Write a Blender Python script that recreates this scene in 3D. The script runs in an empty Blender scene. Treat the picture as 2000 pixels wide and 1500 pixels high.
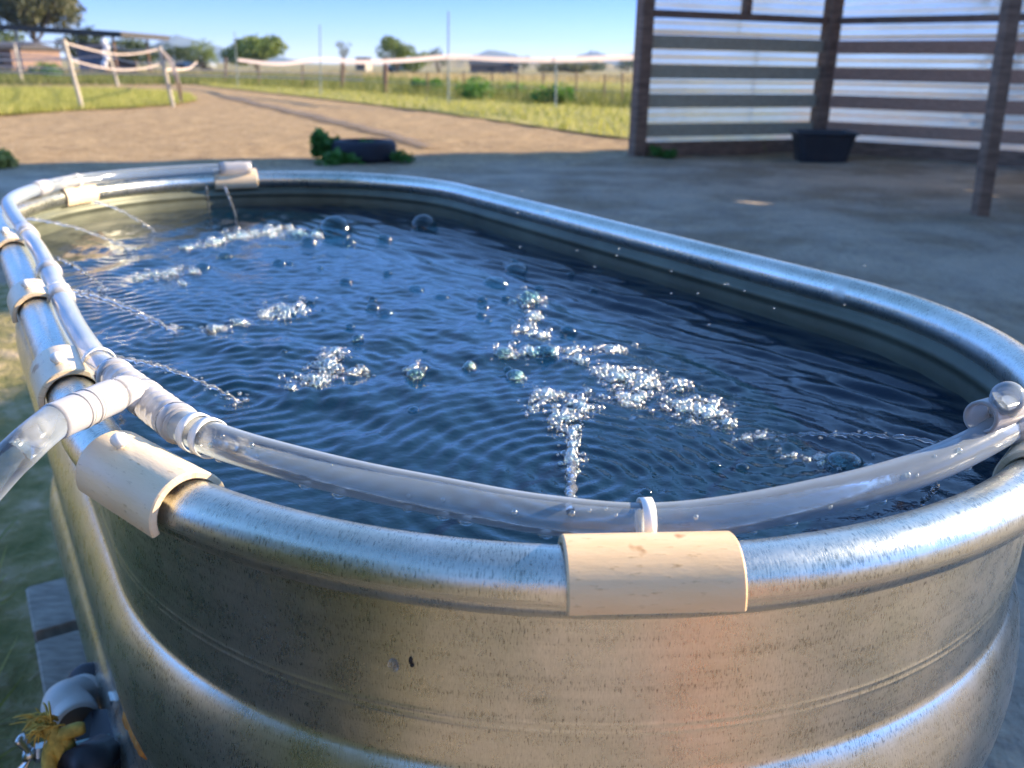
import bpy, math, random
import numpy as np
from mathutils import Vector, Matrix
R_=math.radians
rng=np.random.default_rng(7); random.seed(7)
sc=bpy.context.scene
COL=sc.collection

# ------------------------------------------------------------------ camera
ZR=0.72                      # height of the tank rim (centre of the rolled edge)
CAM_H=0.1791                 # camera above the rim
F,PITCH,ROLL=1700.0,0.3499,0.0157
CAM=np.array([0,0,ZR+CAM_H])
cd=bpy.data.cameras.new('camera'); cam=bpy.data.objects.new('camera',cd); COL.objects.link(cam)
cd.sensor_width=36; cd.lens=F/2000*36; cd.clip_start=0.02; cd.clip_end=30000
cam.matrix_world=Matrix.Translation(CAM)@Matrix.Rotation(math.pi/2-PITCH,4,'X')@Matrix.Rotation(ROLL,4,'Z')
cd.dof.use_dof=True; cd.dof.focus_distance=0.42; cd.dof.aperture_fstop=13
sc.camera=cam

# ------------------------------------------------------------------ light
SUN_AZ,SUN_EL=R_(72),R_(20)   # azimuth from +Y towards +X
SDIR=np.array([math.cos(SUN_EL)*math.sin(SUN_AZ),math.cos(SUN_EL)*math.cos(SUN_AZ),math.sin(SUN_EL)])
w=bpy.data.worlds.new('World'); sc.world=w; w.use_nodes=True
nt=w.node_tree; bg=nt.nodes['Background']
sky=nt.nodes.new('ShaderNodeTexSky'); sky.sky_type='NISHITA'; sky.sun_disc=False
sky.sun_elevation=SUN_EL; sky.sun_rotation=SUN_AZ
sky.air_density=1.0; sky.dust_density=0.15; sky.ozone_density=4.0; sky.altitude=200
mx=nt.nodes.new('ShaderNodeMix'); mx.data_type='RGBA'; mx.blend_type='MULTIPLY'; mx.inputs[0].default_value=1
nt.links.new(sky.outputs[0],mx.inputs[6])
tcw=nt.nodes.new('ShaderNodeTexCoord'); sx=nt.nodes.new('ShaderNodeSeparateXYZ'); nt.links.new(tcw.outputs['Generated'],sx.inputs[0])
cw=nt.nodes.new('ShaderNodeValToRGB'); nt.links.new(sx.outputs['Z'],cw.inputs[0]); ce=cw.color_ramp.elements
ce[0].position=0.0; ce[0].color=(.46,.52,.74,1); ce[1].position=.5; ce[1].color=(.80,.88,.92,1)
e2=ce.new(.075); e2.color=(.14,.25,.72,1); e2=ce.new(.025); e2.color=(.26,.36,.74,1); e2=ce.new(.2); e2.color=(.45,.64,.98,1)
nt.links.new(cw.outputs[0],mx.inputs[7])
nt.links.new(mx.outputs[2],bg.inputs[0]); bg.inputs[1].default_value=0.14
sl=bpy.data.lights.new('sun','SUN'); so=bpy.data.objects.new('sun',sl); COL.objects.link(so)
sl.energy=4.4; sl.angle=R_(0.5); sl.color=(1.0,0.80,0.55)
so.rotation_euler=Vector(SDIR).to_track_quat('Z','Y').to_euler(); so.location=(20,10,20)
sc.view_settings.view_transform='Standard'; sc.view_settings.look='None'
sc.view_settings.exposure=1.82; sc.view_settings.gamma=1
sc.render.engine='CYCLES'
sc.cycles.caustics_reflective=False; sc.cycles.caustics_refractive=False
sc.cycles.max_bounces=10; sc.cycles.transparent_max_bounces=16; sc.cycles.transmission_bounces=8
sc.cycles.sample_clamp_indirect=6
try: sc.cycles.use_denoising=True
except Exception: pass

# ------------------------------------------------------------------ pixel -> place helpers (2000x1500 photo pixels)
cr,sr,cp,sp=math.cos(ROLL),math.sin(ROLL),math.cos(PITCH),math.sin(PITCH)
def ray(px,py):
    a,b=px-1000,py-750
    X=a*cr+b*sr; Y=-a*sr+b*cr
    return np.array([X/F,cp-Y/F*sp,-sp-Y/F*cp])
def at_z(px,py,z):
    d=ray(px,py); return CAM+d*((z-CAM[2])/d[2])
def at_y(px,py,y):
    d=ray(px,py); return CAM+d*(y/d[1])
def at_d(px,py,dist):
    d=ray(px,py); return CAM+d/np.linalg.norm(d)*dist

# ------------------------------------------------------------------ materials
def mat(name):
    m=bpy.data.materials.new(name); m.use_nodes=True
    nt=m.node_tree; return m,nt,nt.nodes['Principled BSDF'],nt.nodes['Material Output']
def N(nt,t,**k):
    n=nt.nodes.new(t)
    for a,b in k.items(): setattr(n,a,b)
    return n
def ramp(nt,fac,stops):
    r=N(nt,'ShaderNodeValToRGB'); e=r.color_ramp.elements
    while len(e)<len(stops): e.new(0.5)
    for i,(p,c) in enumerate(stops):
        e[i].position=p; e[i].color=(*c,1) if len(c)==3 else c
    nt.links.new(fac,r.inputs[0]); return r.outputs[0]
def noise(nt,vec,scale,detail=4,rough=.55,out=0,dist=0.0):
    n=N(nt,'ShaderNodeTexNoise'); n.inputs['Scale'].default_value=scale; n.inputs['Detail'].default_value=detail
    n.inputs['Roughness'].default_value=rough; n.inputs['Distortion'].default_value=dist
    if vec is not None: nt.links.new(vec,n.inputs['Vector'])
    return n.outputs[out]
def mapped(nt,out,scale=(1,1,1),loc=(0,0,0)):
    m=N(nt,'ShaderNodeMapping'); m.inputs['Scale'].default_value=scale; m.inputs['Location'].default_value=loc
    nt.links.new(out,m.inputs['Vector']); return m.outputs[0]
def mixc(nt,fac,a,b,mode='MIX'):
    m=N(nt,'ShaderNodeMix',data_type='RGBA',blend_type=mode)
    for s,v in ((0,fac),(6,a),(7,b)):
        if hasattr(v,'links') or hasattr(v,'is_linked'): nt.links.new(v,m.inputs[s])
        else: m.inputs[s].default_value=v if s==0 else ((*v,1) if len(v)==3 else v)
    return m.outputs[2]
def math_(nt,op,a,b=0.0,c=None):
    m=N(nt,'ShaderNodeMath',operation=op)
    for i,v in enumerate((a,b) if c is None else (a,b,c)):
        if hasattr(v,'is_linked'): nt.links.new(v,m.inputs[i])
        else: m.inputs[i].default_value=v
    return m.outputs[0]
def bump(nt,h,strength,dist,bsdf=None):
    b=N(nt,'ShaderNodeBump'); b.inputs['Strength'].default_value=strength; b.inputs['Distance'].default_value=dist
    nt.links.new(h,b.inputs['Height'])
    if bsdf is not None: nt.links.new(b.outputs[0],bsdf.inputs['Normal'])
    return b.outputs[0]
def simple(name,col,rough=.6,var=.25,scale=8,bmp=0,metal=0,stretch=(1,1,1),spec=None):
    m,nt,p,o=mat(name); tc=N(nt,'ShaderNodeTexCoord').outputs['Object']
    v=mapped(nt,tc,stretch); f=noise(nt,v,scale,5)
    c=ramp(nt,f,[(.3,tuple(x*(1-var) for x in col)),(.7,tuple(min(1,x*(1+var)) for x in col))])
    nt.links.new(c,p.inputs['Base Color']); p.inputs['Roughness'].default_value=rough; p.inputs['Metallic'].default_value=metal
    if spec is not None: p.inputs['Specular IOR Level'].default_value=spec
    if bmp: bump(nt,f,1,bmp,p)
    return m

def galvanized():
    m,nt,p,o=mat('galvanized steel'); uv=N(nt,'ShaderNodeTexCoord').outputs['UV']
    # spangle + upright drawn flecks + scuffs along the sheet
    sp_=noise(nt,mapped(nt,uv,(1,1,1)),55,6,.65)
    fl=noise(nt,mapped(nt,uv,(1500,330,1)),1.0,3,.62,dist=.6)
    rows=noise(nt,mapped(nt,uv,(9,190,1),(3,1,0)),1.0,4,.65)
    scr=noise(nt,mapped(nt,uv,(7,1100,1),(1,6,0)),1.0,3,.6)
    big=noise(nt,mapped(nt,uv,(1,1,1),(7,2,0)),9,4,.6)
    flm=math_(nt,'ADD',fl,math_(nt,'MULTIPLY_ADD',rows,.5,-.25)); flm=math_(nt,'ADD',flm,math_(nt,'MULTIPLY_ADD',big,.3,-.15))
    c=ramp(nt,flm,[(.33,(.38,.375,.34)),(.43,(.67,.66,.605)),(.75,(.81,.795,.73))])
    c=mixc(nt,.6,c,ramp(nt,sp_,[(.3,(.70,.72,.69)),(.7,(1,1,1))]),'MULTIPLY')
    c=mixc(nt,1.0,c,ramp(nt,scr,[(.25,(.45,.43,.40)),(.31,(1,1,1))]),'MULTIPLY')
    c=mixc(nt,1.0,c,ramp(nt,big,[(.3,(.78,.84,.80)),(.65,(1,1,1))]),'MULTIPLY')
    nt.links.new(c,p.inputs['Base Color']); p.inputs['Metallic'].default_value=.93
    r=math_(nt,'ADD',math_(nt,'MULTIPLY',sp_,.22),math_(nt,'MULTIPLY',fl,.18))
    nt.links.new(math_(nt,'ADD',r,.09),p.inputs['Roughness'])
    h=math_(nt,'ADD',math_(nt,'MULTIPLY',fl,.35),math_(nt,'MULTIPLY',sp_,.9))
    bump(nt,h,.40,.0006,p)
    return m
def water_mat():
    m,nt,p,o=mat('tank water'); tc=N(nt,'ShaderNodeTexCoord').outputs['Object']
    p.inputs['Base Color'].default_value=(.001,.013,.028,1); p.inputs['Roughness'].default_value=.035
    p.inputs['IOR'].default_value=1.36; p.inputs['Specular IOR Level'].default_value=.62
    bump(nt,noise(nt,mapped(nt,tc,(1,1,1)),190,3,.6),.30,.0012,p)
    return m
def bubble_mat(name,tint,base):
    # thin film dome: clear in the middle, reflective towards its outline
    m,nt,p,o=mat(name); nt.nodes.remove(p)
    fr=N(nt,'ShaderNodeLayerWeight'); fr.inputs[0].default_value=.35
    tr=N(nt,'ShaderNodeBsdfTransparent'); tr.inputs[0].default_value=(*tint,1)
    gl=N(nt,'ShaderNodeBsdfGlossy'); gl.inputs['Roughness'].default_value=.07; gl.inputs[0].default_value=(1,1,1,1)
    f=math_(nt,'MULTIPLY_ADD',math_(nt,'POWER',fr.outputs['Facing'],2.2),.75,base)
    ms=N(nt,'ShaderNodeMixShader'); nt.links.new(f,ms.inputs[0]); nt.links.new(tr.outputs[0],ms.inputs[1]); nt.links.new(gl.outputs[0],ms.inputs[2])
    nt.links.new(ms.outputs[0],o.inputs[0]); return m
def foam_mat():
    m,nt,p,o=mat('foam'); nt.nodes.remove(p)
    fr=N(nt,'ShaderNodeLayerWeight'); fr.inputs[0].default_value=.4
    tr=N(nt,'ShaderNodeBsdfTransparent'); tr.inputs[0].default_value=(.86,.93,.95,1)
    gl=N(nt,'ShaderNodeBsdfGlossy'); gl.inputs['Roughness'].default_value=.15; gl.inputs[0].default_value=(1,1,1,1)
    df=N(nt,'ShaderNodeBsdfTranslucent'); df.inputs[0].default_value=(.8,.82,.82,1)
    m1=N(nt,'ShaderNodeMixShader'); m1.inputs[0].default_value=.055; nt.links.new(tr.outputs[0],m1.inputs[1]); nt.links.new(df.outputs[0],m1.inputs[2])
    f=math_(nt,'MULTIPLY_ADD',math_(nt,'POWER',fr.outputs['Facing'],2),.6,.13)
    ms=N(nt,'ShaderNodeMixShader'); nt.links.new(f,ms.inputs[0]); nt.links.new(m1.outputs[0],ms.inputs[1]); nt.links.new(gl.outputs[0],ms.inputs[2])
    nt.links.new(ms.outputs[0],o.inputs[0]); return m
def drop_mat():
    m,nt,p,o=mat('clear water'); p.inputs['Base Color'].default_value=(.95,.98,1,1)
    p.inputs['Transmission Weight'].default_value=.9; p.inputs['IOR'].default_value=1.33; p.inputs['Roughness'].default_value=.10
    p.inputs['Specular IOR Level'].default_value=.9
    return m
def vinyl_mat(name,milk,tint=(.80,.84,.95)):
    m,nt,p,o=mat(name); nt.nodes.remove(p); tc=N(nt,'ShaderNodeTexCoord').outputs['UV']
    gl=N(nt,'ShaderNodeBsdfTransparent'); gl.inputs[0].default_value=(.93,.96,.98,1)
    tl=N(nt,'ShaderNodeBsdfTranslucent'); tl.inputs[0].default_value=(*tint,1)
    df=N(nt,'ShaderNodeBsdfDiffuse'); df.inputs[0].default_value=(*tint,1)
    gs=N(nt,'ShaderNodeBsdfGlossy'); gs.inputs['Roughness'].default_value=.12
    a=N(nt,'ShaderNodeMixShader'); a.inputs[0].default_value=.5; nt.links.new(tl.outputs[0],a.inputs[1]); nt.links.new(df.outputs[0],a.inputs[2])
    lw=N(nt,'ShaderNodeLayerWeight'); lw.inputs[0].default_value=.5
    nz=noise(nt,mapped(nt,tc,(25,60,1)),1.0,5,.6)
    f=math_(nt,'ADD',math_(nt,'MULTIPLY',math_(nt,'POWER',lw.outputs['Facing'],1.7),.80),math_(nt,'MULTIPLY_ADD',nz,.22,milk-.11))
    b=N(nt,'ShaderNodeMixShader'); nt.links.new(f,b.inputs[0]); nt.links.new(gl.outputs[0],b.inputs[1]); nt.links.new(a.outputs[0],b.inputs[2])
    fr=N(nt,'ShaderNodeFresnel'); fr.inputs[0].default_value=1.45
    c=N(nt,'ShaderNodeMixShader'); nt.links.new(fr.outputs[0],c.inputs[0]); nt.links.new(b.outputs[0],c.inputs[1]); nt.links.new(gs.outputs[0],c.inputs[2])
    h=noise(nt,mapped(nt,tc,(90,160,1)),1.0,3,.5)
    bp=bump(nt,h,.25,.0008)
    nt.links.new(bp,gs.inputs['Normal'])
    nt.links.new(c.outputs[0],o.inputs[0]); return m
def pvc_mat(name,c0,c1):
    m,nt,p,o=mat(name); tc=N(nt,'ShaderNodeTexCoord').outputs['UV']
    n1=noise(nt,mapped(nt,tc,(30,140,1)),1,5,.6); n2=noise(nt,mapped(nt,tc,(60,60,1),(4,2,0)),1,3,.5); n3=noise(nt,mapped(nt,tc,(140,500,1)),1,4,.6)
    c=ramp(nt,n1,[(.3,c0),(.7,c1)])
    c=mixc(nt,1,c,ramp(nt,n2,[(.26,(.55,.40,.25)),(.34,(1,1,1))]),'MULTIPLY')
    c=mixc(nt,1,c,ramp(nt,n3,[(.28,(.66,.6,.5)),(.40,(1,1,1))]),'MULTIPLY')
    nt.links.new(c,p.inputs['Base Color']); p.inputs['Roughness'].default_value=.36
    p.inputs['Subsurface Weight'].default_value=.12; p.inputs['Subsurface Radius'].default_value=(.004,.003,.002); p.inputs['Subsurface Scale'].default_value=.6
    bump(nt,n3,.2,.0008,p); return m
def nylon_mat():
    m,nt,p,o=mat('white nylon'); p.inputs['Base Color'].default_value=(.82,.80,.76,1); p.inputs['Roughness'].default_value=.38
    p.inputs['Subsurface Weight'].default_value=.3; p.inputs['Subsurface Radius'].default_value=(.003,.003,.003); p.inputs['Subsurface Scale'].default_value=.5
    return m
def dirt_mat():
    m,nt,p,o=mat('dry dirt'); tc=N(nt,'ShaderNodeTexCoord').outputs['Object']
    a=noise(nt,tc,.8,7,.65); b=noise(nt,mapped(nt,tc,(1,1,1),(5,3,0)),4,9,.75); s=noise(nt,mapped(nt,tc,(1,.45,1)),38,4,.7)
    v=N(nt,'ShaderNodeTexVoronoi'); v.inputs['Scale'].default_value=60; nt.links.new(tc,v.inputs['Vector'])
    c=ramp(nt,b,[(.32,(.185,.122,.065)),(.5,(.39,.27,.138)),(.66,(.58,.41,.215))])
    c=mixc(nt,.55,c,ramp(nt,a,[(.35,(.74,.72,.70)),(.65,(1,1,1))]),'MULTIPLY')
    c=mixc(nt,1,c,ramp(nt,s,[(.34,(.42,.37,.32)),(.48,(1,1,1)),(.62,(1,1,1)),(.74,(1.0,1.0,1.0))]),'MULTIPLY')
    c=mixc(nt,ramp(nt,s,[(.58,(0,0,0)),(.68,(.75,.75,.75))]),c,(.58,.49,.35))
    sx=N(nt,'ShaderNodeSeparateXYZ'); nt.links.new(tc,sx.inputs[0])
    ye=math_(nt,'ADD',math_(nt,'MULTIPLY_ADD',sx.outputs['X'],-.30,sx.outputs['Y']),math_(nt,'MULTIPLY_ADD',a,2.4,-1.2))
    pk=ramp(nt,math_(nt,'MULTIPLY',ye,.1),[(.80,(.85,.85,.85)),(.98,(0,0,0))])
    slab=noise(nt,mapped(nt,tc,(1,1,1),(2,9,0)),1.1,6,.6)
    c=mixc(nt,pk,c,mixc(nt,.35,ramp(nt,slab,[(.40,(.29,.255,.215)),(.5,(.45,.41,.36)),(.60,(.60,.54,.465))]),c))
    nt.links.new(c,p.inputs['Base Color']); p.inputs['Roughness'].default_value=.95; p.inputs['Specular IOR Level'].default_value=.2
    h=math_(nt,'ADD',math_(nt,'MULTIPLY',b,2.0),math_(nt,'ADD',s,math_(nt,'MULTIPLY',v.outputs['Distance'],.5)))
    bump(nt,h,.8,.03,p); return m
def dark_strip_mat():
    m,nt,p,o=mat('darker dirt strip'); uv=N(nt,'ShaderNodeTexCoord').outputs['UV']; sx=N(nt,'ShaderNodeSeparateXYZ'); nt.links.new(uv,sx.inputs[0])
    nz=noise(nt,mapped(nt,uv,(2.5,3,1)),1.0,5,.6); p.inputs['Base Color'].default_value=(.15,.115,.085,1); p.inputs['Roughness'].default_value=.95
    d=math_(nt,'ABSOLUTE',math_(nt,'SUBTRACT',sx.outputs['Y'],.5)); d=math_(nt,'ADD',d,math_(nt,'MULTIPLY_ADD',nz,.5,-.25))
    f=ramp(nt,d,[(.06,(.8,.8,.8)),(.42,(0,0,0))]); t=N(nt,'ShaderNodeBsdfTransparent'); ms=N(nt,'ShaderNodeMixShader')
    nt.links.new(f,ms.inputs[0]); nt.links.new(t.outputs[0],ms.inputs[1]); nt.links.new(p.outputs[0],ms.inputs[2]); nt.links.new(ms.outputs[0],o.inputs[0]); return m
def turf_mat(name,c0,c1,c2,sc_=3):
    m,nt,p,o=mat(name); tc=N(nt,'ShaderNodeTexCoord').outputs['Object']
    a=noise(nt,tc,sc_,6,.65); b=noise(nt,mapped(nt,tc,(1,.35,1)),sc_*.16,4,.6)
    c=ramp(nt,a,[(.3,c0),(.5,c1),(.7,c2)]); c=mixc(nt,.7,c,ramp(nt,b,[(.35,(.55,.62,.5)),(.65,(1,1,1))]),'MULTIPLY')
    nt.links.new(c,p.inputs['Base Color']); p.inputs['Roughness'].default_value=.9; p.inputs['Specular IOR Level'].default_value=.15
    bump(nt,a,.8,.05,p); return m
def leaf_mat(name,c0,c1,trans=.35):
    m,nt,p,o=mat(name); g=N(nt,'ShaderNodeNewGeometry')
    c=ramp(nt,g.outputs['Random Per Island'],[(0,c0),(1,c1)])
    nt.links.new(c,p.inputs['Base Color']); p.inputs['Roughness'].default_value=.65
    t=N(nt,'ShaderNodeBsdfTranslucent'); nt.links.new(mixc(nt,1,c,(1.0,1.0,.55),'MULTIPLY'),t.inputs[0])
    ms=N(nt,'ShaderNodeMixShader'); ms.inputs[0].default_value=trans
    nt.links.new(p.outputs[0],ms.inputs[1]); nt.links.new(t.outputs[0],ms.inputs[2]); nt.links.new(ms.outputs[0],o.inputs[0]); return m
def tape_mat():
    m,nt,p,o=mat('translucent poly tape'); p.inputs['Base Color'].default_value=(.80,.72,.66,1); p.inputs['Roughness'].default_value=.7
    t=N(nt,'ShaderNodeBsdfTranslucent'); t.inputs[0].default_value=(.82,.74,.70,1)
    ms=N(nt,'ShaderNodeMixShader'); ms.inputs[0].default_value=.6
    nt.links.new(p.outputs[0],ms.inputs[1]); nt.links.new(t.outputs[0],ms.inputs[2]); nt.links.new(ms.outputs[0],o.inputs[0]); return m
def panel_mat():
    m,nt,p,o=mat('clouded corrugated plastic'); nt.nodes.remove(p); tc=N(nt,'ShaderNodeTexCoord').outputs['Object']
    rf=N(nt,'ShaderNodeBsdfRefraction'); rf.inputs['Roughness'].default_value=.16; rf.inputs['IOR'].default_value=1.06; rf.inputs[0].default_value=(.93,.96,.97,1)
    tl=N(nt,'ShaderNodeBsdfTranslucent'); tl.inputs[0].default_value=(1.0,.93,.78,1)
    gs=N(nt,'ShaderNodeBsdfGlossy'); gs.inputs['Roughness'].default_value=.2
    nz=noise(nt,mapped(nt,tc,(1,1,2.5)),1.6,5,.6)
    f=ramp(nt,nz,[(.3,(.58,.58,.58)),(.7,(.92,.92,.92))])
    a=N(nt,'ShaderNodeMixShader'); nt.links.new(f,a.inputs[0]); nt.links.new(rf.outputs[0],a.inputs[1]); nt.links.new(tl.outputs[0],a.inputs[2])
    b=N(nt,'ShaderNodeMixShader'); b.inputs[0].default_value=.08; nt.links.new(a.outputs[0],b.inputs[1]); nt.links.new(gs.outputs[0],b.inputs[2])
    nt.links.new(b.outputs[0],o.inputs[0]); return m

M=dict(
 galv=galvanized(), inner=simple('dulled inner steel',(.10,.112,.082),.46,.3,14,.0006,.35), water=water_mat(), bubble=bubble_mat('bubble film',(.50,.68,.71),.025), foam=foam_mat(), drop=drop_mat(),
 vinyl=vinyl_mat('clear vinyl tubing',.17,(.78,.90,1.0)), fitting=vinyl_mat('milky fitting plastic',.55,(.90,.88,.88)), pvc=pvc_mat('stained tan plastic',(.76,.52,.275),(.82,.58,.33)), pvcpale=pvc_mat('pale cream plastic',(.76,.59,.38),(.83,.67,.46)), nylon=nylon_mat(),
 dirt=dirt_mat(), turf=turf_mat('sunlit turf',(.19,.19,.045),(.33,.29,.085),(.50,.40,.16)),
 field=turf_mat('dry field',(.20,.17,.07),(.33,.27,.12),(.45,.36,.19),.6), rough=turf_mat('rough pasture',(.07,.10,.03),(.14,.16,.05),(.25,.22,.09),1.2),
 grass=leaf_mat('grass blades',(.20,.24,.045),(.52,.46,.16),.45), drygrass=leaf_mat('dry grass',(.22,.18,.09),(.55,.42,.24),.4), weed=leaf_mat('weed leaves',(.025,.11,.015),(.08,.22,.03),.3),
 tallgrass=leaf_mat('tall grass',(.06,.10,.02),(.26,.25,.08),.4), brightweed=leaf_mat('bright weeds',(.06,.17,.02),(.12,.26,.04),.4),
 leafA=leaf_mat('grey green leaves',(.06,.08,.035),(.16,.15,.07)), leafB=leaf_mat('dark leaves',(.02,.045,.015),(.07,.10,.03)), leafC=leaf_mat('yellow green leaves',(.08,.14,.02),(.20,.24,.05)),
 bark=simple('bark',(.10,.075,.055),.9,.4,14,.01), wood=simple('dark weathered timber',(.18,.105,.068),.85,.4,6,.004,stretch=(1,1,6)),
 boardG=simple('grey green board',(.37,.32,.22),.85,.3,5,.003,stretch=(3,3,30)), boardR=simple('red brown board',(.38,.21,.135),.85,.3,5,.003,stretch=(3,3,30)),
 panel=panel_mat(), tapelit=tape_mat(), plank=simple('grey weathered plank',(.31,.275,.225),.9,.3,9,.002,stretch=(4,14,4)), rubber=simple('black rubber',(.007,.009,.018),.75,.3,20,.002),
 tub=simple('black plastic tub',(.018,.018,.022),.45,.25,6), tape=simple('white poly tape',(.46,.38,.33),.7,.12,9), postw=simple('white weathered post',(.44,.38,.29),.75,.2,12,.002),
 pole=simple('thin grey pole',(.22,.26,.24),.6,.2,8), bag=simple('white plastic bag',(.62,.62,.62),.5,.06,10), roofd=simple('dark sheet roof',(.035,.030,.025),.7,.3,3),
 tarp=simple('blue grey siding',(.20,.24,.33),.7,.15,3), brick=simple('reddish wall',(.17,.11,.085),.9,.2,3), cream=simple('pale wall',(.32,.28,.22),.85,.12,3), carw=simple('pale car paint',(.26,.28,.30),.3,.04,2), glassd=simple('dark car window',(.02,.025,.03),.1,.1,2),
 rope=simple('yellow rope',(.62,.43,.09),.75,.3,160,.0012), metal=simple('bright zinc bolt',(.55,.58,.60),.28,.15,60,0,1.0), bluerod=simple('zinc rod',(.30,.42,.44),.35,.2,60,0,.9),
 pvcw=simple('white pipe',(.66,.64,.60),.4,.1,40), black=simple('black bracket plastic',(.012,.014,.022),.45,.25,40), rust=simple('rust',(.42,.22,.06),.9,.35,120,.001), pink=simple('salmon paint',(.75,.31,.18),.9,.2,5),
 hillA=turf_mat('dry hill',(.26,.20,.11),(.36,.28,.15),(.44,.34,.2),.02), hillB=turf_mat('far mountain scrub',(.055,.075,.075),(.075,.10,.095),(.10,.12,.11),.004), debris=simple('dark debris',(.01,.01,.008),.8),
)

# ------------------------------------------------------------------ mesh helpers
def mesh(name,V,Fc,m,parent=None,smooth=True,origin=None,uv=None):
    """V world coords (n,3); Fc list of index tuples or int array. Linked as ONE mesh object."""
    V=np.asarray(V,float)
    base=np.zeros(3)
    if parent is not None:
        base=np.array(parent['_o'])
    elif origin is not None: base=np.asarray(origin,float)
    me=bpy.data.meshes.new(name)
    L=V-base
    if isinstance(Fc,np.ndarray):
        k=Fc.shape[1]; n=len(Fc)
        me.vertices.add(len(L)); me.vertices.foreach_set('co',L.astype(np.float32).ravel())
        me.loops.add(n*k); me.loops.foreach_set('vertex_index',Fc.astype(np.int32).ravel())
        me.polygons.add(n); me.polygons.foreach_set('loop_start',np.arange(0,n*k,k,dtype=np.int32)); me.polygons.foreach_set('loop_total',np.full(n,k,np.int32))
        me.update(calc_edges=True)
    else:
        me.from_pydata([tuple(x) for x in L],[],[tuple(int(i) for i in f) for f in Fc])
    if smooth: me.polygons.foreach_set('use_smooth',np.ones(len(me.polygons),bool))
    if uv is not None:
        ul=me.uv_layers.new(name='UVMap'); li=np.zeros(len(me.loops),np.int32); me.loops.foreach_get('vertex_index',li)
        ul.data.foreach_set('uv',np.asarray(uv,np.float32)[li].ravel())
    me.validate(); me.update()
    me.materials.append(m)
    o=bpy.data.objects.new(name,me); COL.objects.link(o)
    if parent is not None:
        o.parent=parent; po=parent
        o['_o']=list(base)
    else:
        o.location=base; o['_o']=list(base)
    return o
def thing(name,label,cat,loc,group=None):
    o=bpy.data.objects.new(name,None); COL.objects.link(o); o.location=loc; o['_o']=[float(x) for x in loc]
    o.empty_display_size=.05; o['label']=label; o['category']=cat
    if group: o['group']=group
    return o
def tag(o,label,cat,group=None,kind=None):
    if label: o['label']=label
    if cat: o['category']=cat
    if group: o['group']=group
    if kind: o['kind']=kind
    return o
def struct(o): o['kind']='structure'; return o
class MB:
    def __init__(s): s.V=[];s.F=[];s.UV=[]
    def add(s,V,Fc,uv=None):
        b=len(s.V); s.V.extend([tuple(x) for x in V]); s.F.extend([tuple(int(i)+b for i in f) for f in Fc])
        s.UV.extend([tuple(u) for u in (uv if uv is not None else [(v[0],v[1]) for v in V])])
        return s
    def box(s,c,size,ax=None,bev=0):
        c=np.asarray(c,float); hx,hy,hz=[x/2 for x in size]
        ax=np.eye(3) if ax is None else np.asarray(ax,float)
        b=min(bev,hx*.4,hy*.4,hz*.4)
        if b<=0:
            P=[(x,y,z) for x in(-hx,hx) for y in(-hy,hy) for z in(-hz,hz)]
            Fc=[(0,1,3,2),(4,6,7,5),(0,4,5,1),(2,3,7,6),(0,2,6,4),(1,5,7,3)]
        else:
            # rounded-corner prism: chamfered profile along z
            pr=[(hx-b,-hy),(hx,-hy+b),(hx,hy-b),(hx-b,hy),(-hx+b,hy),(-hx,hy-b),(-hx,-hy+b),(-hx+b,-hy)]
            P=[];n=8
            for z,k in((-hz,1-b/max(hx,hy)),(-hz+b,1),(hz-b,1),(hz,1-b/max(hx,hy))):
                P+= [(x*k,y*k,z) for x,y in pr]
            Fc=[tuple(range(n-1,-1,-1)),tuple(range(3*n,4*n))]
            for j in range(3):
                for i in range(n): Fc.append((j*n+i,j*n+(i+1)%n,(j+1)*n+(i+1)%n,(j+1)*n+i))
        return s.add([c+np.array(p)@ax for p in P],Fc)
    def tube(s,path,r,n=10,cap=True,closed=False,flat=None):
        V,Fc,uv=sweep(path,r,n,cap,closed,flat); return s.add(V,Fc,uv)
    def sphere(s,c,r,sub=1,sq=(1,1,1)):
        V,Fc=ico(sub); return s.add(V*r*np.array(sq)+np.asarray(c),Fc)
    def build(s,name,m,parent=None,smooth=False,origin=None):
        return mesh(name,np.array(s.V),s.F,m,parent,smooth,origin,uv=np.array(s.UV))
_ico={}
def ico(sub):
    if sub in _ico: return _ico[sub]
    import bmesh
    bm=bmesh.new(); bmesh.ops.create_icosphere(bm,subdivisions=sub,radius=1)
    V=np.array([v.co[:] for v in bm.verts]); Fc=[[v.index for v in f.verts] for f in bm.faces]; bm.free()
    _ico[sub]=(V,Fc); return _ico[sub]
def frames(P,closed=False):
    P=np.asarray(P,float); n=len(P)
    if closed: T=np.roll(P,-1,0)-np.roll(P,1,0)
    else: T=np.gradient(P,axis=0)
    T/=np.linalg.norm(T,axis=1,keepdims=True)+1e-12
    up=np.array([0,0,1.]) if abs(T[0][2])<.9 else np.array([1.,0,0])
    a=np.cross(up,T[0]); a/=np.linalg.norm(a); A=[a]
    for i in range(1,n):
        a=A[-1]-T[i]*np.dot(A[-1],T[i]); a/=np.linalg.norm(a)+1e-12; A.append(a)
    A=np.array(A); B=np.cross(T,A); return P,T,A,B
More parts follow.
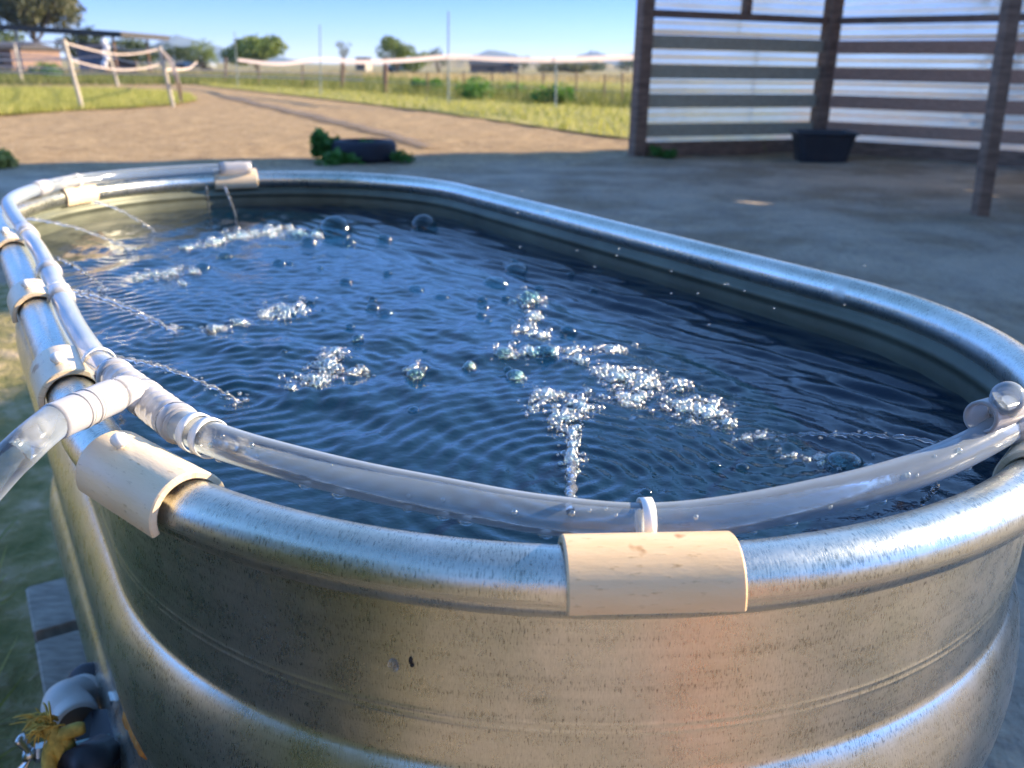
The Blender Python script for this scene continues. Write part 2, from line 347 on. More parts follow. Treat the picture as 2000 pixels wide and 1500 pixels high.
def sweep(path,r,n=10,cap=True,closed=False,flat=None):
    P,T,A,B=frames(path,closed); m=len(P); r=np.broadcast_to(np.asarray(r,float),(m,))
    th=np.linspace(0,2*math.pi,n,endpoint=False); fa,fb=flat or (1,1)
    V=(P[:,None,:]+r[:,None,None]*(np.cos(th)[None,:,None]*A[:,None,:]*fa+np.sin(th)[None,:,None]*B[:,None,:]*fb)).reshape(-1,3)
    s=np.r_[0,np.cumsum(np.linalg.norm(np.diff(P,axis=0),axis=1))]
    uv=np.stack([np.repeat(s,n),np.tile(th*float(r.mean()),m)],1)
    Fc=[]
    for i in range(m if closed else m-1):
        j=(i+1)%m
        for k in range(n):
            l=(k+1)%n; Fc.append((i*n+k,i*n+l,j*n+l,j*n+k))
    if cap and not closed:
        Fc.append(tuple(range(n-1,-1,-1))); Fc.append(tuple((m-1)*n+k for k in range(n)))
    return V,Fc,uv
def spline(K,n):
    """Catmull-Rom through K (m,d) -> n points"""
    K=np.asarray(K,float); m=len(K)
    E=np.vstack([2*K[0]-K[1],K,2*K[-1]-K[-2]])
    out=[]
    for t in np.linspace(0,m-1-1e-9,n):
        i=int(t); f=t-i; p0,p1,p2,p3=E[i],E[i+1],E[i+2],E[i+3]
        out.append(.5*((2*p1)+(-p0+p2)*f+(2*p0-5*p1+4*p2-p3)*f*f+(-p0+3*p1-3*p2+p3)*f**3))
    return np.array(out)

# ------------------------------------------------------------------ tank frame
TC=np.array([-.150,.8653]); YAW=.5634; TL=.3398; TR=.30
cyw,syw=math.cos(YAW),math.sin(YAW)
def tw(x,y,z): return np.array([TC[0]+x*cyw-y*syw,TC[1]+x*syw+y*cyw,z])
def tl(p): 
    d=np.asarray(p)[:2]-TC; return np.array([d[0]*cyw+d[1]*syw,-d[0]*syw+d[1]*cyw])
PER=2*math.pi*TR+4*TL
def stad(u,off=0.0):
    """u along the rim (0 = near end of the right side, counter-clockwise) -> local xy, tangent, outward normal"""
    s=(u%1)*PER
    if s<2*TL: p=(TR,-TL+s);t=(0,1)
    elif s<2*TL+math.pi*TR:
        a=(s-2*TL)/TR; p=(TR*math.cos(a),TL+TR*math.sin(a));t=(-math.sin(a),math.cos(a))
    elif s<4*TL+math.pi*TR: p=(-TR,TL-(s-2*TL-math.pi*TR));t=(0,-1)
    else:
        a=math.pi+(s-4*TL-math.pi*TR)/TR; p=(TR*math.cos(a),-TL+TR*math.sin(a));t=(-math.sin(a),math.cos(a))
    n=(t[1],-t[0]); return np.array(p)+off*np.array(n),np.array(t),np.array(n)
def rimw(u,off,z):
    p,_,_=stad(u,off); return tw(p[0],p[1],ZR+z)
def dirw(v): return np.array([v[0]*cyw-v[1]*syw,v[0]*syw+v[1]*cyw,0.])
RR=.0134; ZW=ZR-.0405

# ================================================================== SETTING
def sheet(name,pts,z,m,sub=None):
    V=[(x,y,z) for x,y in pts]; o=mesh(name,V,[tuple(range(len(V)))],m,None,False,origin=(V[0][0],V[0][1],z)); return struct(o)
# ground: fine near the tank, coarse to the horizon
def ground():
    xs=np.unique(np.r_[np.linspace(-2950,-60,14),np.linspace(-60,-12,20),np.linspace(-12,12,121),np.linspace(12,60,20),np.linspace(60,2950,14)])
    ys=np.unique(np.r_[np.linspace(-200,-6,8),np.linspace(-6,22,141),np.linspace(22,80,25),np.linspace(80,2650,16)])
    X,Y=np.meshgrid(xs,ys); 
    Z=.012*np.sin(X*2.1+.7*np.sin(Y*1.7))*np.sin(Y*1.9+X*.6)+.008*np.sin(X*5.3+Y*3.1)*np.sin(Y*4.7-X*2.2)
    Z*=np.clip((24-np.hypot(X,Y))/8,0,1)
    V=np.stack([X.ravel(),Y.ravel(),Z.ravel()],1); nx=len(xs)
    i=np.arange((len(ys)-1)*nx).reshape(len(ys)-1,nx)[:,:-1].ravel()
    Fc=np.stack([i,i+1,i+nx+1,i+nx],1)
    return struct(mesh('ground',V,Fc,M['dirt'],None,True,origin=(0,0,0)))
ground()
def gp(px,py): return at_z(px,py,0.0)[:2]
def poly_sheet(name,pix,z,m): return sheet(name,[gp(*p) for p in pix],z,m)
# pastures
sheet('far_field',[(-400,60),(-1800,1900),(1800,1900),(400,60),(60,36),(12,30.5),(-8,40),(-60,44)],.03,M['field'])
LG=[(-60,236),(0,227),(80,222),(160,217),(260,212),(340,206),(385,198),(372,188),(330,181),(220,176),(100,174),(-60,173)]
poly_sheet('grass_patch',LG,.026,M['turf'])
RG=[(1300,283),(1150,264),(1000,242),(850,221),(700,202),(560,186),(430,172),(380,165),(380,158),(600,160),(900,158),(1300,165),(1500,200),(1500,300)]
poly_sheet('grass_verge',RG,.026,M['turf'])
BG=[(-200,160),(200,163),(380,164),(420,160),(420,150),(-200,146)]
poly_sheet('rough_pasture',BG,.030,M['rough'])
# soft-edged darker strip crossing the dirt
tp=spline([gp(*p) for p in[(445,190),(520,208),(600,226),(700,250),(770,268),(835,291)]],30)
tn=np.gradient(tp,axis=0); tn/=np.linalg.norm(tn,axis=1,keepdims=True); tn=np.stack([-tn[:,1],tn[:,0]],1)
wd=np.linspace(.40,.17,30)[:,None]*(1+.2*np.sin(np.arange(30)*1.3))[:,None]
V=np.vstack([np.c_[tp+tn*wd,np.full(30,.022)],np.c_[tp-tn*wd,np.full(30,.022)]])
struct(mesh('dark_strip',V,[(i,i+1,30+i+1,30+i) for i in range(29)],dark_strip_mat(),None,True,origin=(*tp[0],0),uv=np.vstack([np.c_[np.linspace(0,9,30),np.zeros(30)],np.c_[np.linspace(0,9,30),np.ones(30)]])))

sheet('lawn',[(-.75,-2.4),(-.56,-.4),(-.44,.10),(-.42,.50),(-.60,.80),(-.85,.92),(-1.3,.85),(-2.2,.6),(-3,-.4),(-3,-2.4)],.021,turf_mat('grass with painted shade',(.020,.026,.012),(.040,.044,.020),(.11,.092,.055),9))  # dark sheet: shade painted into the grass colour, also mirrored in the tank
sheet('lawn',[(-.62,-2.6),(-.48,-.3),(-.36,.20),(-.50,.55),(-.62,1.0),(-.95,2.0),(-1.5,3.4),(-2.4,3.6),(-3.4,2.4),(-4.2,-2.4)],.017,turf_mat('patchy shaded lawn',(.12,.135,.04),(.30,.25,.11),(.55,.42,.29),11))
# hills
def hill(name,x0,x1,y,h,m,seed,n=80,depth=1500):
    r=np.random.default_rng(seed); xs=np.linspace(x0,x1,n); t=np.linspace(0,1,n)
    prof=np.zeros(n)
    for k in range(1,7): prof+=r.normal()/k**1.1*np.sin(2*math.pi*k*t*1.1+r.uniform(0,6))
    prof=(prof-prof.min())/(prof.max()-prof.min()); env=np.clip(np.minimum(t,1-t)*5,0,1)**.7
    rows=[(0,0),(.25,.45),(.5,.8),(.75,1),(1.3,.8),(2,0)]
    V=[];
    for f,hh in rows:
        for i in range(n): V.append((xs[i],y+depth*f+r.normal()*depth*.04,(h*(.35+.65*prof[i])*env[i])*hh*(1+.05*r.normal())-1))
    Fc=[(j*n+i,j*n+i+1,(j+1)*n+i+1,(j+1)*n+i) for j in range(len(rows)-1) for i in range(n-1)]
    return struct(mesh(name,V,Fc,m,None,True,origin=(x0,y,0)))
hill('hills',-190,420,2000,46,M['hillB'],5,110,280)
hill('hills',-980,-535,1960,58,M['hillB'],9,60,280)
hill('terrain',-70,60,420,8.5,M['hillA'],3,50,120)
hill('terrain',30,330,330,7,M['hillA'],12,50,120)

# ---------------------------------------------------------------- grass
def blades(name,pts,h,wdt,m,kind='stuff',lean=.35,label=None):
    n=len(pts); a=rng.uniform(0,2*math.pi,n); hh=h*rng.uniform(.5,1.25,n); ww=wdt*rng.uniform(.6,1.3,n)
    d=np.stack([np.cos(a),np.sin(a)],1); l=rng.normal(0,lean,(n,2))*hh[:,None]
    V=np.zeros((n,3,3)); V[:,0,:2]=pts[:,:2]-d*ww[:,None]; V[:,1,:2]=pts[:,:2]+d*ww[:,None]; V[:,2,:2]=pts[:,:2]+l
    z0=pts[:,2] if pts.shape[1]>2 else 0.0
    V[:,0,2]=z0;V[:,1,2]=z0;V[:,2,2]=z0+hh
    o=mesh(name,V.reshape(-1,3),np.arange(3*n).reshape(n,3),m,None,False,origin=(pts[0][0],pts[0][1],0))
    o['kind']=kind
    if label: o['label']=label; o['category']='grass'
    return o
def in_poly(P,poly):
    poly=np.asarray(poly); c=np.zeros(len(P),bool); j=len(poly)-1
    for i in range(len(poly)):
        xi,yi=poly[i];xj,yj=poly[j]
        m=((yi>P[:,1])!=(yj>P[:,1]))&(P[:,0]<(xj-xi)*(P[:,1]-yi)/(yj-yi+1e-12)+xi); c^=m; j=i
    return c
def scatter_px(pix,n,zs=0.02):
    """n points spread evenly over the ground outline"""
    poly=np.array([gp(*p) for p in pix]); lo=poly.min(0);hi=poly.max(0); out=np.zeros((0,2))
    while len(out)<n:
        # denser towards the camera
        y=lo[1]+(hi[1]-lo[1])*rng.random(n*4)**1.7; x=rng.uniform(lo[0],hi[0],n*4); P=np.stack([x,y],1)
        out=np.vstack([out,P[in_poly(P,poly)]])
    return np.c_[out[:n],np.full(n,zs)]
blades('grass',scatter_px(LG,26000),.11,.010,M['grass'],label='sunlit yellow green grass around the leaning white posts')
blades('grass',scatter_px(RG,26000),.12,.012,M['grass'],label='sunlit grass verge beyond the dirt, left of shed')
blades('grass',scatter_px([(-100,168),(180,168),(420,166),(700,182),(900,196),(1100,208),(1300,218),(1300,196),(1000,176),(760,158),(420,148),(-100,146)],26000),.36,.014,M['tallgrass'],label='tall dark green grass along the far wire fence')
blades('grass',scatter_px([(-60,150),(-60,140),(1300,150),(1300,165),(500,155)],9000),.4,.03,M['drygrass'],label='tall pale grass on the far side of the wire fence')
# near ground left of the tank: short shaded grass and straw
near=[]
for _ in range(22000):
    x=rng.uniform(-1.9,-.56); y=rng.uniform(.3,5)
    q=tl((x,y))
    if q[0]<-.42 and math.sin(x*4.3+1)+math.sin(y*3.1+x*2)+rng.normal()*.5>-.2: near.append((x,y,0.0))
blades('grass',np.array(near),.065,.0045,M['grass'],label='short green grass in the shade left of the tank',lean=.9)
straw=[]
for _ in range(9000):
    x=rng.uniform(-1.8,-.56); y=rng.uniform(.3,4.5)
    if tl((x,y))[0]<-.42: straw.append((x,y,.004))
blades('straw',np.array(straw),.02,.003,simple('dry straw',(.42,.33,.19),.8,.3,30),label='dry straw scattered on the dirt left of the tank',lean=2.4)

def leaf_cloud(centers,radii,n,size,zsq=1.0):
    """n leaf quads spread through blobs"""
    cs=np.asarray(centers);rs=np.asarray(radii); k=rng.choice(len(cs),n,p=rs**2/np.sum(rs**2))
    d=rng.normal(size=(n,3)); d/=np.linalg.norm(d,axis=1,keepdims=True)
    rad=rs[k]*rng.uniform(.35,1.08,n)**.6
    P=cs[k]+d*rad[:,None]*np.array([1,1,zsq])
    u=rng.normal(size=(n,3));u/=np.linalg.norm(u,axis=1,keepdims=True); v=np.cross(u,rng.normal(size=(n,3)));v/=np.linalg.norm(v,axis=1,keepdims=True)
    s=size*rng.uniform(.5,1.3,n)[:,None]
    V=np.stack([P-u*s,P+v*s*.45,P+u*s,P-v*s*.45],1).reshape(-1,3)
    return V,np.arange(4*n).reshape(n,4)
def tree(label,base,h,cw,trunk_h,m,n,cat='tree',seed=0,name='tree',group='trees and bushes beyond the paddock',zsq=.8,blobs=9,trunk_r=None):
    r=np.random.default_rng(seed+100); b=np.array([base[0],base[1],0.0])
    t=thing(name,label,cat,b,group)
    mb=MB(); tr=trunk_r or h*.022
    top=b+np.array([r.normal()*.05*h,0,h*.72]); mb.tube(spline([b,b+(0.02*h,0,trunk_h*.6),b+(-.02*h,0,trunk_h),top],9),np.linspace(tr*1.4,tr*.35,9),7)
    C=[];Rd=[]
    for i in range(blobs):
        a=2*math.pi*i/blobs+r.uniform(-.4,.4); q=r.uniform(.25,.75)
        c=b+np.array([math.cos(a)*cw*.5*q,math.sin(a)*cw*.5*q,trunk_h+(h-trunk_h)*r.uniform(.25,.8)])
        rad=cw*r.uniform(.16,.27); C.append(c);Rd.append(rad)
        mb.tube(spline([b+(0,0,trunk_h*.8),(b+(0,0,trunk_h)+c)/2+(0,0,-.03*h),c],5),np.linspace(tr*.5,tr*.12,5),5)
    mb.build('trunk',M['bark'],t,True)
    V,Fc=leaf_cloud(C,Rd,n,max(cw*.035,.05),zsq); mesh('crown',V,Fc,m,t,False)
    return t

def px_at(px,depth): return at_y(px,130,depth)[:2]
tree('large feathery grey green tree rising behind the far carport',px_at(78,62),5.9,5.6,2.3,M['leafA'],6500,seed=1,zsq=.75,blobs=12)
tree('yellow green bushy tree at the left edge beyond the fence',px_at(-8,60),3.6,3.4,.8,M['leafC'],2200,seed=2)
tree('dark round tree half hidden under the carport roof',px_at(165,66),3.1,3.6,.8,M['leafB'],2200,seed=3)
tree('dark bushy tree behind the carport posts at its right end',px_at(262,70),2.6,4.2,.5,M['leafB'],2200,seed=4)
tree('low dark tree between the end fence post and the parked pickup',px_at(345,80),2.3,3.6,.4,M['leafB'],1500,seed=5)
tree('small round tree just right of the parked pickup',px_at(395,90),2.8,3.4,.6,M['leafC'],1500,seed=6)
tree('wide flat topped green tree behind the left end of the tape',px_at(500,85),3.1,6.4,.5,M['leafC'],3200,seed=7,zsq=.55)
tree('faint small tree behind the tape right of the first tall pole',px_at(672,110),3.7,2.4,1.0,M['leafA'],700,seed=8)
tree('tall two lobed green tree above the middle of the tape',px_at(775,72),3.25,3.0,.6,M['leafC'],2600,seed=10)
tree('broad low tree beneath the two lobed tree',px_at(808,78),2.0,3.6,.3,M['leafC'],1800,seed=11,zsq=.6)
tree('slim dark green tree just left of the tallest pole',px_at(856,75),2.6,1.5,.4,M['leafB'],1300,seed=12)
tree('lone round tree at the right end of the low barn',px_at(1022,135),2.3,2.6,.4,M['leafB'],1000,seed=13)
tree('dark shrub on the hillside left of the shed',px_at(1160,190),2.1,6.0,.2,M['leafB'],1200,'bush',14,'bush',zsq=.4)
tree('pale scrub at the foot of the hill beside the shed',px_at(1110,150),1.5,9,.2,M['leafA'],1200,'bush',15,'bush',zsq=.35)
tree('dark shrub against the shed wall edge on the horizon',px_at(1225,170),2.7,4.6,.3,M['leafB'],1000,'bush',16,'bush',zsq=.5)
# greenery behind the clouded panels at the right
tree('leafy tree behind the clouded panels at the right end of the shed',(6.35,10.75),2.5,1.9,.4,M['leafB'],2000,seed=17,group=None)
tree('low leafy bush behind the lowest clouded panel right of the tub',(5.9,10.6),.75,1.3,.1,M['leafB'],900,'bush',18,'bush',group=None)
tree('added tall leafy tree, unseen right of the shelter, shading its panels',(10.6,12.0),6.0,2.8,.9,M['leafB'],9000,seed=27,group=None,blobs=12)  # added out of view to keep sun off the panels
tree('added taller leafy tree, unseen behind the shelter, shading the upper panels',(12.5,12.6),8.0,3.0,2.6,M['leafB'],9000,seed=28,group=None,blobs=12)  # second added tree, unseen: shades the top of the panels
# added behind the viewer, unseen, to darken the metal's reflection: hedge on the left
tree('dark hedge added behind the viewer to darken the tank reflection',(-1.45,-.75),1.7,2.1,.1,M['leafB'],4200,'hedge',19,'hedge',group=None)

# ================================================================== FENCES
def post_px(mb,b,t,r,m=None,name='post',parent=None):
    """post from ground pixel b to the pixel t at the same depth"""
    g=at_z(*b,0.0); top=at_y(*t,g[1]); k=MB(); k.tube(np.array([g+(0,0,-.05),(g+top)/2,top]),r,8); k.build(name,m,parent,False); return g,top
P0=at_z(162,215,0)
fence=thing('tape_fence','leaning white post fence with sagging tapes on the left grass','fence',(P0[0],P0[1],0))
tops=[]
for b,t in [((44,165),(27,84)),((162,215),(124,77)),((231,168),(206,84)),((339,208),(311,91))]:
    tops.append(post_px(MB(),b,t,.040 if b[1]>200 else .055,M['postw'],'post',fence))
def tape(pts,wid,parent,name='tape',m=None,sag=0.0,n=24):
    P=spline(pts,n); V=[];Fc=[];th=.004
    for p in P: V+=[p+(0,-th,-wid/2),p+(0,th,-wid/2),p+(0,th,wid/2),p+(0,-th,wid/2)]
    for i in range(len(P)-1):
        for k in range(4): l=(k+1)%4; Fc.append((4*i+k,4*i+l,4*i+4+l,4*i+4+k))
    Fc+=[(3,2,1,0),tuple(4*(len(P)-1)+k for k in range(4))]
    return mesh(name,V,Fc,m or M['tape'],parent,False)
gA,tA=tops[1];gB,tB=tops[3];gC,tC=tops[2];gD,tD=tops[0]
def lerp(g,t,f): return g+(t-g)*f
for f,wd in((.96,.032),(.72,.032)):
    a,b=lerp(gA,tA,f),lerp(gB,tB,f); mid=(a+b)/2
    tape([a,a*.75+b*.25-(0,0,.10),mid-(0,0,.15),a*.25+b*.75-(0,0,.11),b],wd,fence)
    c,d=lerp(gD,tD,f),lerp(gC,tC,f)
    tape([d+np.array([-14,0,0.1]),d*0+c,c*.5+d*.5-(0,0,.12),d],wd*1.2,fence)
    tape([a+np.array([-9,.5,.05]),a+np.array([-4.5,.2,-.06]),a],wd,fence)
    tape([d,(d+b)/2-(0,0,.1),b],wd*.8,fence)
for f in(.42,.30):
    c,d=lerp(gD,tD,f),lerp(gC,tC,f); tape([c+np.array([-12,0,.2]),c,c*.5+d*.5-(0,0,.06),d,d+np.array([9,1,-.1])],.05,fence)
e=lerp(gB,tB,.45); q=at_y(385,121,30); tape([lerp(gB,tB,.62),(e*.4+q*.6)+(0,0,-.03),q],.05,fence)
# loose bundle of tape hanging on the end post
mb=MB()
for i in range(7):
    o=rng.normal(0,.02,3); a=tB+(.05,0,-.08)+o; mb.tube(spline([a,a+(.16+o[0],0,-.2),a+(.26+o[1],.02,-.6),at_z(346,186,0.03)*.15+(a+(.3,0,-1.0))*.85],10),.012,4)
tag(mb.build('tape_bundle',M['tape'],None,False,origin=tB),'loose bundle of old tape hanging from the end white post','tape')
# bag on a post
bp=at_y(206,100,gC[1]-.12); mb=MB(); 
for i in range(5): mb.sphere(bp+np.array([rng.normal()*.07,rng.normal()*.04,.32-.19*i]),.10+.015*rng.normal(),2,(1,.7,1.3))
tag(mb.build('plastic_bag',M['bag'],None,True,origin=bp),'white plastic bag hung on the back middle fence post','bag')

# electric tape with tall poles
P1=at_z(876,208,0)
ef=thing('electric_fence','single pale tape strung on tall thin poles across the verge','fence',(P1[0],P1[1],0))
pd=[]
for b,t in [((465,172),(458,62)),((626,188),(625,48)),((876,208),(876,22))]:
    g,tt=post_px(MB(),b,t,.019,M['pole'],'pole',ef); pd.append(g)
g,_=post_px(MB(),(1085,218),(1086,112),.018,M['pole'],'pole',ef); pd.append(g)
tpx=[(465,117,0),(545,125,.5),(626,116,1),(700,121,1.35),(790,118,1.7),(876,111,2),(980,116,2.5),(1086,117,3),(1240,112,3.7),(1400,112,4.2)]
ys=[g[1] for g in pd]+[pd[-1][1]-2,pd[-1][1]-3.5]
tape([at_y(px,py,np.interp(u,range(len(ys)),ys)-.06) for px,py,u in tpx],.10,ef,m=M['tapelit'],n=60)
# wire fence with dark posts
P2=at_z(752,182,0); wf=thing('wire_fence','wire fence of dark posts across the far pasture','fence',(P2[0],P2[1],0))
wt=[]
for px,py,ty,rad in[(440,165,112,.07),(505,168,128,.05),(590,171,126,.05),(668,176,120,.08),(752,182,112,.10),(835,187,140,.03),(905,190,138,.03),(960,193,143,.03),(1010,196,140,.03),(1060,199,142,.03),(1125,203,140,.03),(1180,207,145,.03),(1215,209,140,.03)]:
    g,t=post_px(MB(),(px,py),(px+1,ty),rad*.72,M['wood'],'post',wf); wt.append((g,t))
for hgt in(.35,.7,1.0):
    mb=MB(); mb.tube(np.array([np.array([g[0],g[1],hgt]) for g,t in wt]),.008,4); mb.build('wire',M['pole'],wf)

# ================================================================== FAR BUILDINGS AND CARS
def building(name,label,cat,px0,px1,depth,h,wall,roofm,roof_h=.5,dp=4,door=None):
    a=np.array([*px_at(px0,depth),0]); b=np.array([*px_at(px1,depth),0]); wdt=b[0]-a[0]; c=(a+b)/2+np.array([0,dp/2,0])
    t=thing(name,label,cat,(c[0],c[1],0))
    MB().box(c+(0,0,h/2),(wdt,dp,h)).build('wall',wall,t)
    V=[c+np.array([sx*(wdt/2+.25),sy*(dp/2+.3),h+.004]) for sx in(-1,1) for sy in(-1,1)]+[c+np.array([sx*(wdt/2+.25),0,h+roof_h]) for sx in(-1,1)]
    mesh('roof',V,[(0,2,5,4),(3,1,4,5),(0,4,1),(2,3,5),(0,1,3,2)],roofm,t,False)
    for k in range(max(1,int(wdt/5))):
        x=a[0]+wdt*(k+.5)/max(1,int(wdt/5)); MB().box((x,c[1]-dp/2-.02,h*.55),(.9,.05,h*.35)).build('window',M['glassd'],t)
    return t
building('barn','long low barn with brown roof on the horizon','barn',918,1000,125,1.0,M['brick'],M['roofd'],.75,6)
building('shed','small white shed at the right end of the low barn','shed',1001,1013,124,1.35,M['cream'],M['roofd'],.2,4)
building('house','small beige house under the tape beyond the fence','house',694,714,112,1.0,M['cream'],M['roofd'],.7,5)
building('house','reddish walled house at the left edge behind the fence','house',-40,26,56,1.45,M['brick'],M['roofd'],.4,6)
# carport
cb=np.array([*px_at(150,50),0]); cpt=thing('carport','open carport with thin sloping dark roof left of the lawn','carport',cb)
L0=at_y(-10,58,50);R0=at_y(284,76,50)
V=[];th=.26
for y in(-3,3.5):
    for p in(L0,R0):
        for dz in(0,th): V.append(p+np.array([0,y,dz]))
mesh('roof',V,[(0,2,6,4),(1,5,7,3),(0,1,3,2),(4,6,7,5),(0,4,5,1),(2,3,7,6)],M['roofd'],cpt,False)
for px in(20,84,243,262):
    p=at_y(px,80,50); zt=np.interp(p[0],[L0[0],R0[0]],[L0[2],R0[2]])
    for yy in ((-2.6,) if px!=243 else (-2.6,3.0)): 
        mb=MB(); mb.tube(np.array([(p[0],50+yy,-.05),(p[0],50+yy,zt*.5),(p[0],50+yy,zt-.01)]),.07,6); mb.build('post',M['postw'] if px==84 else M['wood'],cpt)
a=at_y(150,84,53);b=at_y(204,84,53); MB().box(((a[0]+b[0])/2,53,.95),(b[0]-a[0],.12,1.7)).build('siding',M['tarp'],cpt)
a=at_y(205,84,53.3);b=at_y(262,84,53.3); MB().box(((a[0]+b[0])/2,53.3,.5),(b[0]-a[0],.10,.8)).build('rail',M['brick'],cpt)
def car(label,px,depth,L,name='parked_car'):
    c=np.array([*px_at(px,depth),0]); t=thing(name,label,'car',c)
    pr=[(-.5,.30),(-.5,.62),(-.46,.80),(-.27,.84),(-.15,1.30),(.18,1.34),(.32,.92),(.46,.84),(.5,.7),(.5,.30)]
    V=[];n=len(pr)
    for sy,k in((-.85,.94),(-.7,1),(.7,1),(.85,.94)):
        for x,z in pr: V.append(c+np.array([x*L*(k if z>1 else 1),sy,z if z<1 else z]))
    Fc=[(j*n+i,j*n+(i+1)%n,(j+1)*n+(i+1)%n,(j+1)*n+i) for j in range(3) for i in range(n)]+[tuple(range(n-1,-1,-1)),tuple(3*n+i for i in range(n))]
    mesh('body',V,Fc,M['carw'],t,True)
    MB().box(c+np.array([.02*L,-.86,1.08]),(.34*L,.03,.34)).build('window',M['glassd'],t)
    for x in(-.3,.3):
        for sy in(-.78,.78):
            mb=MB(); mb.tube(np.array([c+np.array([x*L,sy-.1,.33]),c+np.array([x*L,sy+.1,.33])]),.33,14); mb.build('wheel',M['rubber'],t)
    return t
car('pale parked pickup beyond the end of the tape fence',382,92,3.6,'parked_pickup')
car('pale parked car in front of the two lobed tree',787,98,4.0)

# ================================================================== SHED
LP=at_z(1243,306,0); CP=at_z(1592,296,0); FP=at_z(1922,420,0)
LPx,CPx=LP[:2],CP[:2]; rd=np.array([.782,-.623]); RE=CPx+rd*6.3
SH=3.3
shed=thing('animal_shelter','brown timber animal shelter with slatted boards over clouded corrugated panels','shed',(CP[0],CP[1],0))
def axes(d): d=np.array([d[0],d[1],0.]);d/=np.linalg.norm(d); n=np.array([-d[1],d[0],0.]); return np.array([d,n,[0,0,1.]])
def board(a,b,z,h,th,m,name,off=0.0,zb=None):
    a3=np.array([a[0],a[1],z]);b3=np.array([b[0],b[1],z if zb is None else zb]); d=b3-a3; ax=axes(d); L=np.linalg.norm(d)
    ax=np.array([d/L,ax[1],np.cross(d/L,ax[1])]); c=(a3+b3)/2+ax[1]*off
    mb=MB(); mb.box(c,(L,th,h),ax); return mb.build(name,m,shed)
def spost(p,h,wdt,d=(1,0),z0=-.1,name='post',m=None):
    mb=MB(); mb.box((p[0],p[1],(h+z0)/2),(wdt,wdt,h-z0),axes(d),bev=.01); return mb.build(name,m or M['wood'],shed)
ld=(CPx-LPx)/np.linalg.norm(CPx-LPx); 
ln=np.array([ld[1],-ld[0]]); rn=np.array([rd[1],-rd[0]])   # facing the inside: (+x,-y) for left wall / towards viewer for right wall
spost(LPx,SH,.145,ld); spost(CPx,SH,.16,ld);  spost(CPx+rd*3.2,SH,.16,rd); spost(RE,SH,.17,rd)
ft=at_y(1988,-10,FP[1]); fdir=(ft-FP)/np.linalg.norm(ft-FP); ftop=FP+fdir*(2.78/fdir[2])
mb=MB(); fz=fdir; fx=np.cross([0,1,0],fz); fx/=np.linalg.norm(fx); mb.box((FP-fdir*.1+ftop)/2+np.array([-.03,0,0]),(.095,.095,np.linalg.norm(ftop-FP)+.1),np.array([fx,np.cross(fz,fx),fz]),bev=.012); mb.build('post',M['wood'],shed)
spost(LPx+ld*1.28-ln*.02,SH,.09,ld,1.42,'stud'); spost(CPx+rd*1.75-rn*.02,SH,.09,rd,1.42,'stud'); spost(CPx+rd*4.6,SH,.09,rd,1.42,'stud')
for (a,b,m,nn) in((LPx+ld*.09,CPx-ld*.10,M['boardG'],ln),(CPx+rd*.10,CPx+rd*3.1,M['boardR'],rn),(CPx+rd*3.3,RE-rd*.09,M['boardR'],rn)):
    for z,h in((1.17,.135),(.875,.14),(.575,.14),(.27,.135)):
        board(a,b,z+rng.normal()*.006,h,.035,m,'board',0)
    board(a,b,1.435,.07,.08,M['wood'],'rail'); board(a,b,2.2,.085,.08,M['wood'],'rail'); board(a,b,SH-.06,.12,.08,M['wood'],'rail'); board(a,b,.045,.21,.05,M['wood'],'base_board')
HOLES=[]  # holes added in the panels so sun patches fall on the yard
for px,py,rh,rz in((1700,412,.13,.045),(1790,420,.11,.06),(1965,385,.10,.07),(1885,372,.09,.03),(1455,398,.10,.03),(1935,565,.12,.05),(1640,470,.12,.04),(1560,520,.1,.035)):
    G=at_z(px,py,0)[:2]; A=np.array([[SDIR[0],-rd[0]],[SDIR[1],-rd[1]]]); t_,s_=np.linalg.solve(A,CPx-G); HOLES.append((s_,t_*SDIR[2],rh,rz))
def corr(a,b,z0,z1,off,name='corrugated_panel'):
    """sheet with corrugations running along the wall"""
    a=np.asarray(a);b=np.asarray(b); d=(b-a);L=np.linalg.norm(d);d=d/L;n=np.array([-d[1],d[0]])
    nz=int((z1-z0)/.0085); zs=np.linspace(z0,z1,nz); nxs=5 if abs(d@rd)<.99 else max(5,int(L/.025)); xs=np.linspace(0,L,nxs); s0_=(a-CPx)@rd; V=[];Fc=[]
    for z in zs:
        o=off+.009*math.sin(2*math.pi*z/.085)
        for x in xs: p=a+d*x+n*(o+.004*math.sin(x*3)); V.append((p[0],p[1],z))
    for j in range(nz-1):
        for i in range(nxs-1):
            if nxs>5 and any(((s0_+xs[i]-h[0])/h[2])**2+((zs[j]-h[1])/h[3])**2<1+.35*math.sin(i*1.9+j*.8) for h in HOLES): continue
            Fc.append((j*nxs+i,j*nxs+i+1,j*nxs+nxs+1+i,j*nxs+nxs+i))
    return mesh(name,V,Fc,M['panel'],shed,True)
bl=.09 # behind the boards
corr(LPx+ld*.02,LPx+ld*1.55,.10,1.28,bl); corr(LPx+ld*1.52,CPx,.10,1.28,bl+.02)
corr(LPx+ld*.02,LPx+ld*1.30,1.25,SH,bl+.035); corr(LPx+ld*1.28,CPx,1.25,SH,bl+.05)
corr(CPx,CPx+rd*2.3,.10,1.28,bl); corr(CPx+rd*2.27,CPx+rd*4.4,.10,1.28,bl+.02); corr(CPx+rd*4.38,RE,.10,1.28,bl)
corr(CPx,CPx+rd*2.1,1.25,SH,bl+.035); corr(CPx+rd*2.08,CPx+rd*4.2,1.25,SH,bl+.05); corr(CPx+rd*4.18,RE,1.25,SH,bl+.035)
print('HOLES',[(round(float(h[0]),2),round(float(h[1]),2)) for h in HOLES])
